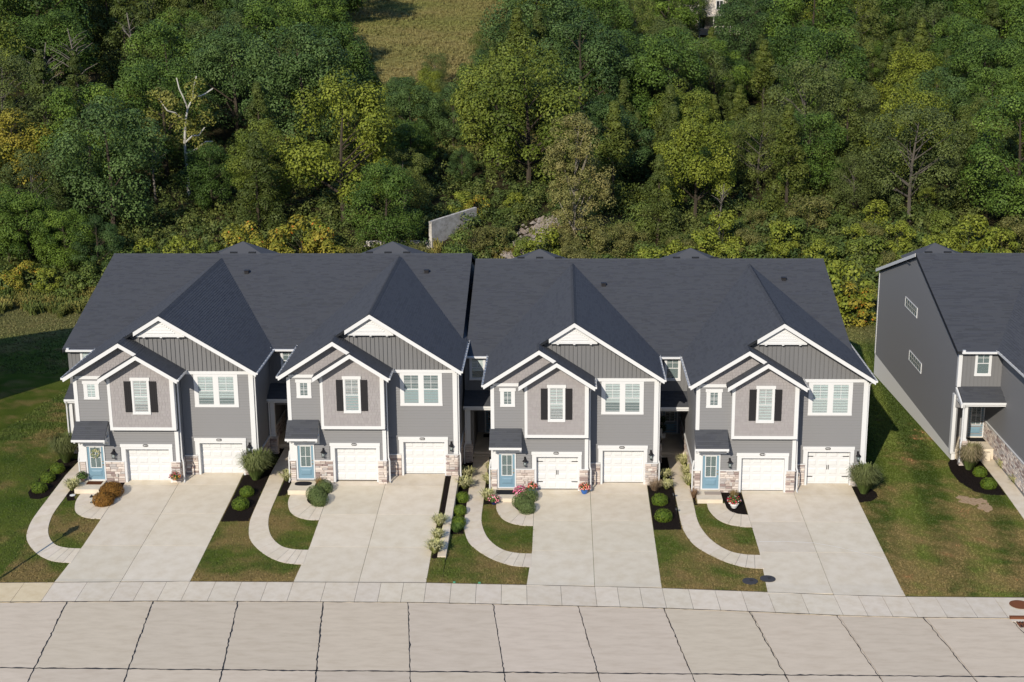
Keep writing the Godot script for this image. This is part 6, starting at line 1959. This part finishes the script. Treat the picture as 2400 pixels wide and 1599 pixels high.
func far_house(label: String, at: Vector3, turn: float, wallm: Material) -> void:
	var b := thing("hill_house", label, "house", at, turn, "houses on the hill")
	var m := Mb.new()
	m.box(-6, 6, -2, 5.6, -4, 4)
	ux = 0; us = 1; uy = 0
	tri_prism(m, [Vector2(-2.5, 5.6), Vector2(4.5, 5.6), Vector2(1.0, 8.2)], 0.0, 4.0)
	part("wall", m, wallm, b)
	m = Mb.new()
	m.hexa([Vector3(-6.4, 5.4, 4.5), Vector3(6.4, 5.4, 4.5), Vector3(6.4, 8.4, 0), Vector3(-6.4, 8.4, 0), Vector3(-6.4, 5.6, 4.5), Vector3(6.4, 5.6, 4.5), Vector3(6.4, 8.6, 0), Vector3(-6.4, 8.6, 0)])
	m.hexa([Vector3(-6.4, 8.4, -0.01), Vector3(6.4, 8.4, -0.01), Vector3(6.4, 5.4, -4.5), Vector3(-6.4, 5.4, -4.5), Vector3(-6.4, 8.6, -0.01), Vector3(6.4, 8.6, -0.01), Vector3(6.4, 5.6, -4.5), Vector3(-6.4, 5.6, -4.5)])
	part("roof", m, M.shingle, b)
	for q in [[-4.2, 3.4], [-1.2, 3.4], [2.6, 3.4], [-4.2, 0.4], [0.2, 0.4], [3.2, 0.4]]:
		m = Mb.new(); m.box(q[0], q[0] + 1.3, q[1], q[1] + 1.6, 4.0, 4.06)
		var w := part("window", m, M.trim, b)
		m = Mb.new(); m.box(q[0] + 0.12, q[0] + 0.6, q[1] + 0.12, q[1] + 1.48, 4.061, 4.07); m.box(q[0] + 0.7, q[0] + 1.18, q[1] + 0.12, q[1] + 1.48, 4.061, 4.07)
		part("pane", m, M.interior, w)
	m = Mb.new()
	m.box(-5, 5, 2.55, 2.75, 4.0, 6.6)
	for k in 5: m.box(-4.9 + k * 2.42, -4.75 + k * 2.42, -2.0, 2.55, 6.4, 6.55)
	var d := part("deck", m, M.old_concrete, b)
	for k in 21:
		m = Mb.new(); m.box(-4.95 + k * 0.49, -4.89 + k * 0.49, 2.75, 3.6, 6.5, 6.56); part("baluster", m, M.old_concrete, d)
	m = Mb.new(); m.box(-5, 5, 3.6, 3.7, 6.46, 6.6); part("rail", m, M.old_concrete, d)

func scatter(called: String, label: String, cat: String, mb: Mb, m: Material, spots: Array) -> void:
	var mm := MultiMesh.new()
	mm.transform_format = MultiMesh.TRANSFORM_3D
	mm.use_colors = true
	mm.mesh = mb.mesh()
	mm.instance_count = spots.size()
	for i in spots.size():
		mm.set_instance_transform(i, spots[i][0]); mm.set_instance_color(i, spots[i][1])
	var o := MultiMeshInstance3D.new()
	o.name = numbered(called)
	o.multimesh = mm; o.material_override = m
	add_child(o)
	tag(o, label, cat, "", "stuff")

func weeds() -> void:   # rank grass along the foot of the wood and on the meadow
	var m := Mb.new()
	for i in 16:
		var a := rng.randf() * TAU
		blade(m, Vector3(rng.randfn() * 0.15, 0, rng.randfn() * 0.15), Vector3(cos(a), 0, sin(a)), rng.randf_range(0.35, 0.7), 0.4, 0.07, Color(0.9, 0.9, 0.9), Color(1.1, 1.1, 1.1))
	var spots := []
	for i in 9000:
		var x := rng.randf_range(-50, 85); var z := -46.5 - absf(rng.randfn()) * 6.0
		if x > -7 and x < 43 and z > -56: continue
		z -= 9.0 * absf(patch.get_noise_2d(x * 0.5, 3.0)) + rng.randf() * 1.5
		var s := rng.randf_range(0.6, 1.5)
		spots.append([Transform3D(Basis(Vector3.UP, rng.randf() * TAU).scaled(Vector3(s, s, s)), Vector3(x, hill(z), z)), Color(0.07, 0.11, 0.022).lerp(Color(0.24, 0.2, 0.05), pow(clampf(0.5 + patch.get_noise_2d(x, z) + 0.4 * (rng.randf() - 0.5), 0, 1), 1.5))])
	scatter("tall_weeds", "rank weeds along the foot of the wood", "weeds", m, M.blade, spots)
	spots = []
	for i in 22000:
		var x := rng.randf_range(-16, 34); var z := rng.randf_range(-250, -104)
		var s := rng.randf_range(0.5, 1.0)
		var d := patch.get_noise_2d(x * 0.18, z * 0.18) * 0.8 + fine.get_noise_2d(x * 0.12, z * 0.12) * 0.4
		spots.append([Transform3D(Basis(Vector3.UP, rng.randf() * TAU).scaled(Vector3(s, s * 0.8, s)), Vector3(x, hill(z) + 0.15, z)), Color(0.23, 0.23, 0.07).lerp(Color(0.3, 0.24, 0.1), clampf(0.35 + d, 0, 1)) * rng.randf_range(0.8, 1.2)])
	scatter("meadow_grass", "long yellowing grass of the sloping meadow at the top", "grass", m, M.blade, spots)

func lawn_blades() -> void:
	var m := Mb.new()
	for i in 7:
		var a := rng.randf() * TAU
		var d := Vector3(cos(a), 0, sin(a))
		var side := Vector3(-d.z, 0, d.x) * 0.014
		var o := Vector3(rng.randfn() * 0.03, 0, rng.randfn() * 0.03)
		m.tri(o - side, o + side, o + d * 0.035 + Vector3(0, rng.randf_range(0.035, 0.06), 0), Color(1, 1, 1) * rng.randf_range(0.8, 1.15))
	var spots := []
	for i in 150000:
		var x := rng.randf_range(-13.0, 54.0); var z := 13.2 - pow(rng.randf(), 1.4) * 45.0
		if x > -4.5 and x < 41.5 and z < -1: continue
		if not is_lawn(x, z): continue
		var s := rng.randf_range(0.8, 1.5) * (1.0 if z > -8 else 1.5)
		var c := lawn_color(x, z) * rng.randf_range(0.7, 1.3)
		spots.append([Transform3D(Basis(Vector3.UP, rng.randf() * TAU).scaled(Vector3(s, s, s)), Vector3(x, ground(x, z), z)), c])
	for i in 26000:
		var x := rng.randf_range(-30.0, 56.0); var z := rng.randf_range(-52.0, -28.0)
		if x > -6.0 and x < 42.0: continue
		if x > 48.2 and z > -30.5: continue
		var s := rng.randf_range(1.6, 3.2)
		spots.append([Transform3D(Basis(Vector3.UP, rng.randf() * TAU).scaled(Vector3(s, s, s)), Vector3(x, ground(x, z), z)), lawn_color(x, z) * rng.randf_range(0.65, 1.35)])
	scatter("lawn_grass", "mown grass of the lawns, patched with brown", "grass", m, M.blade, spots)
	print("blades ", spots.size())
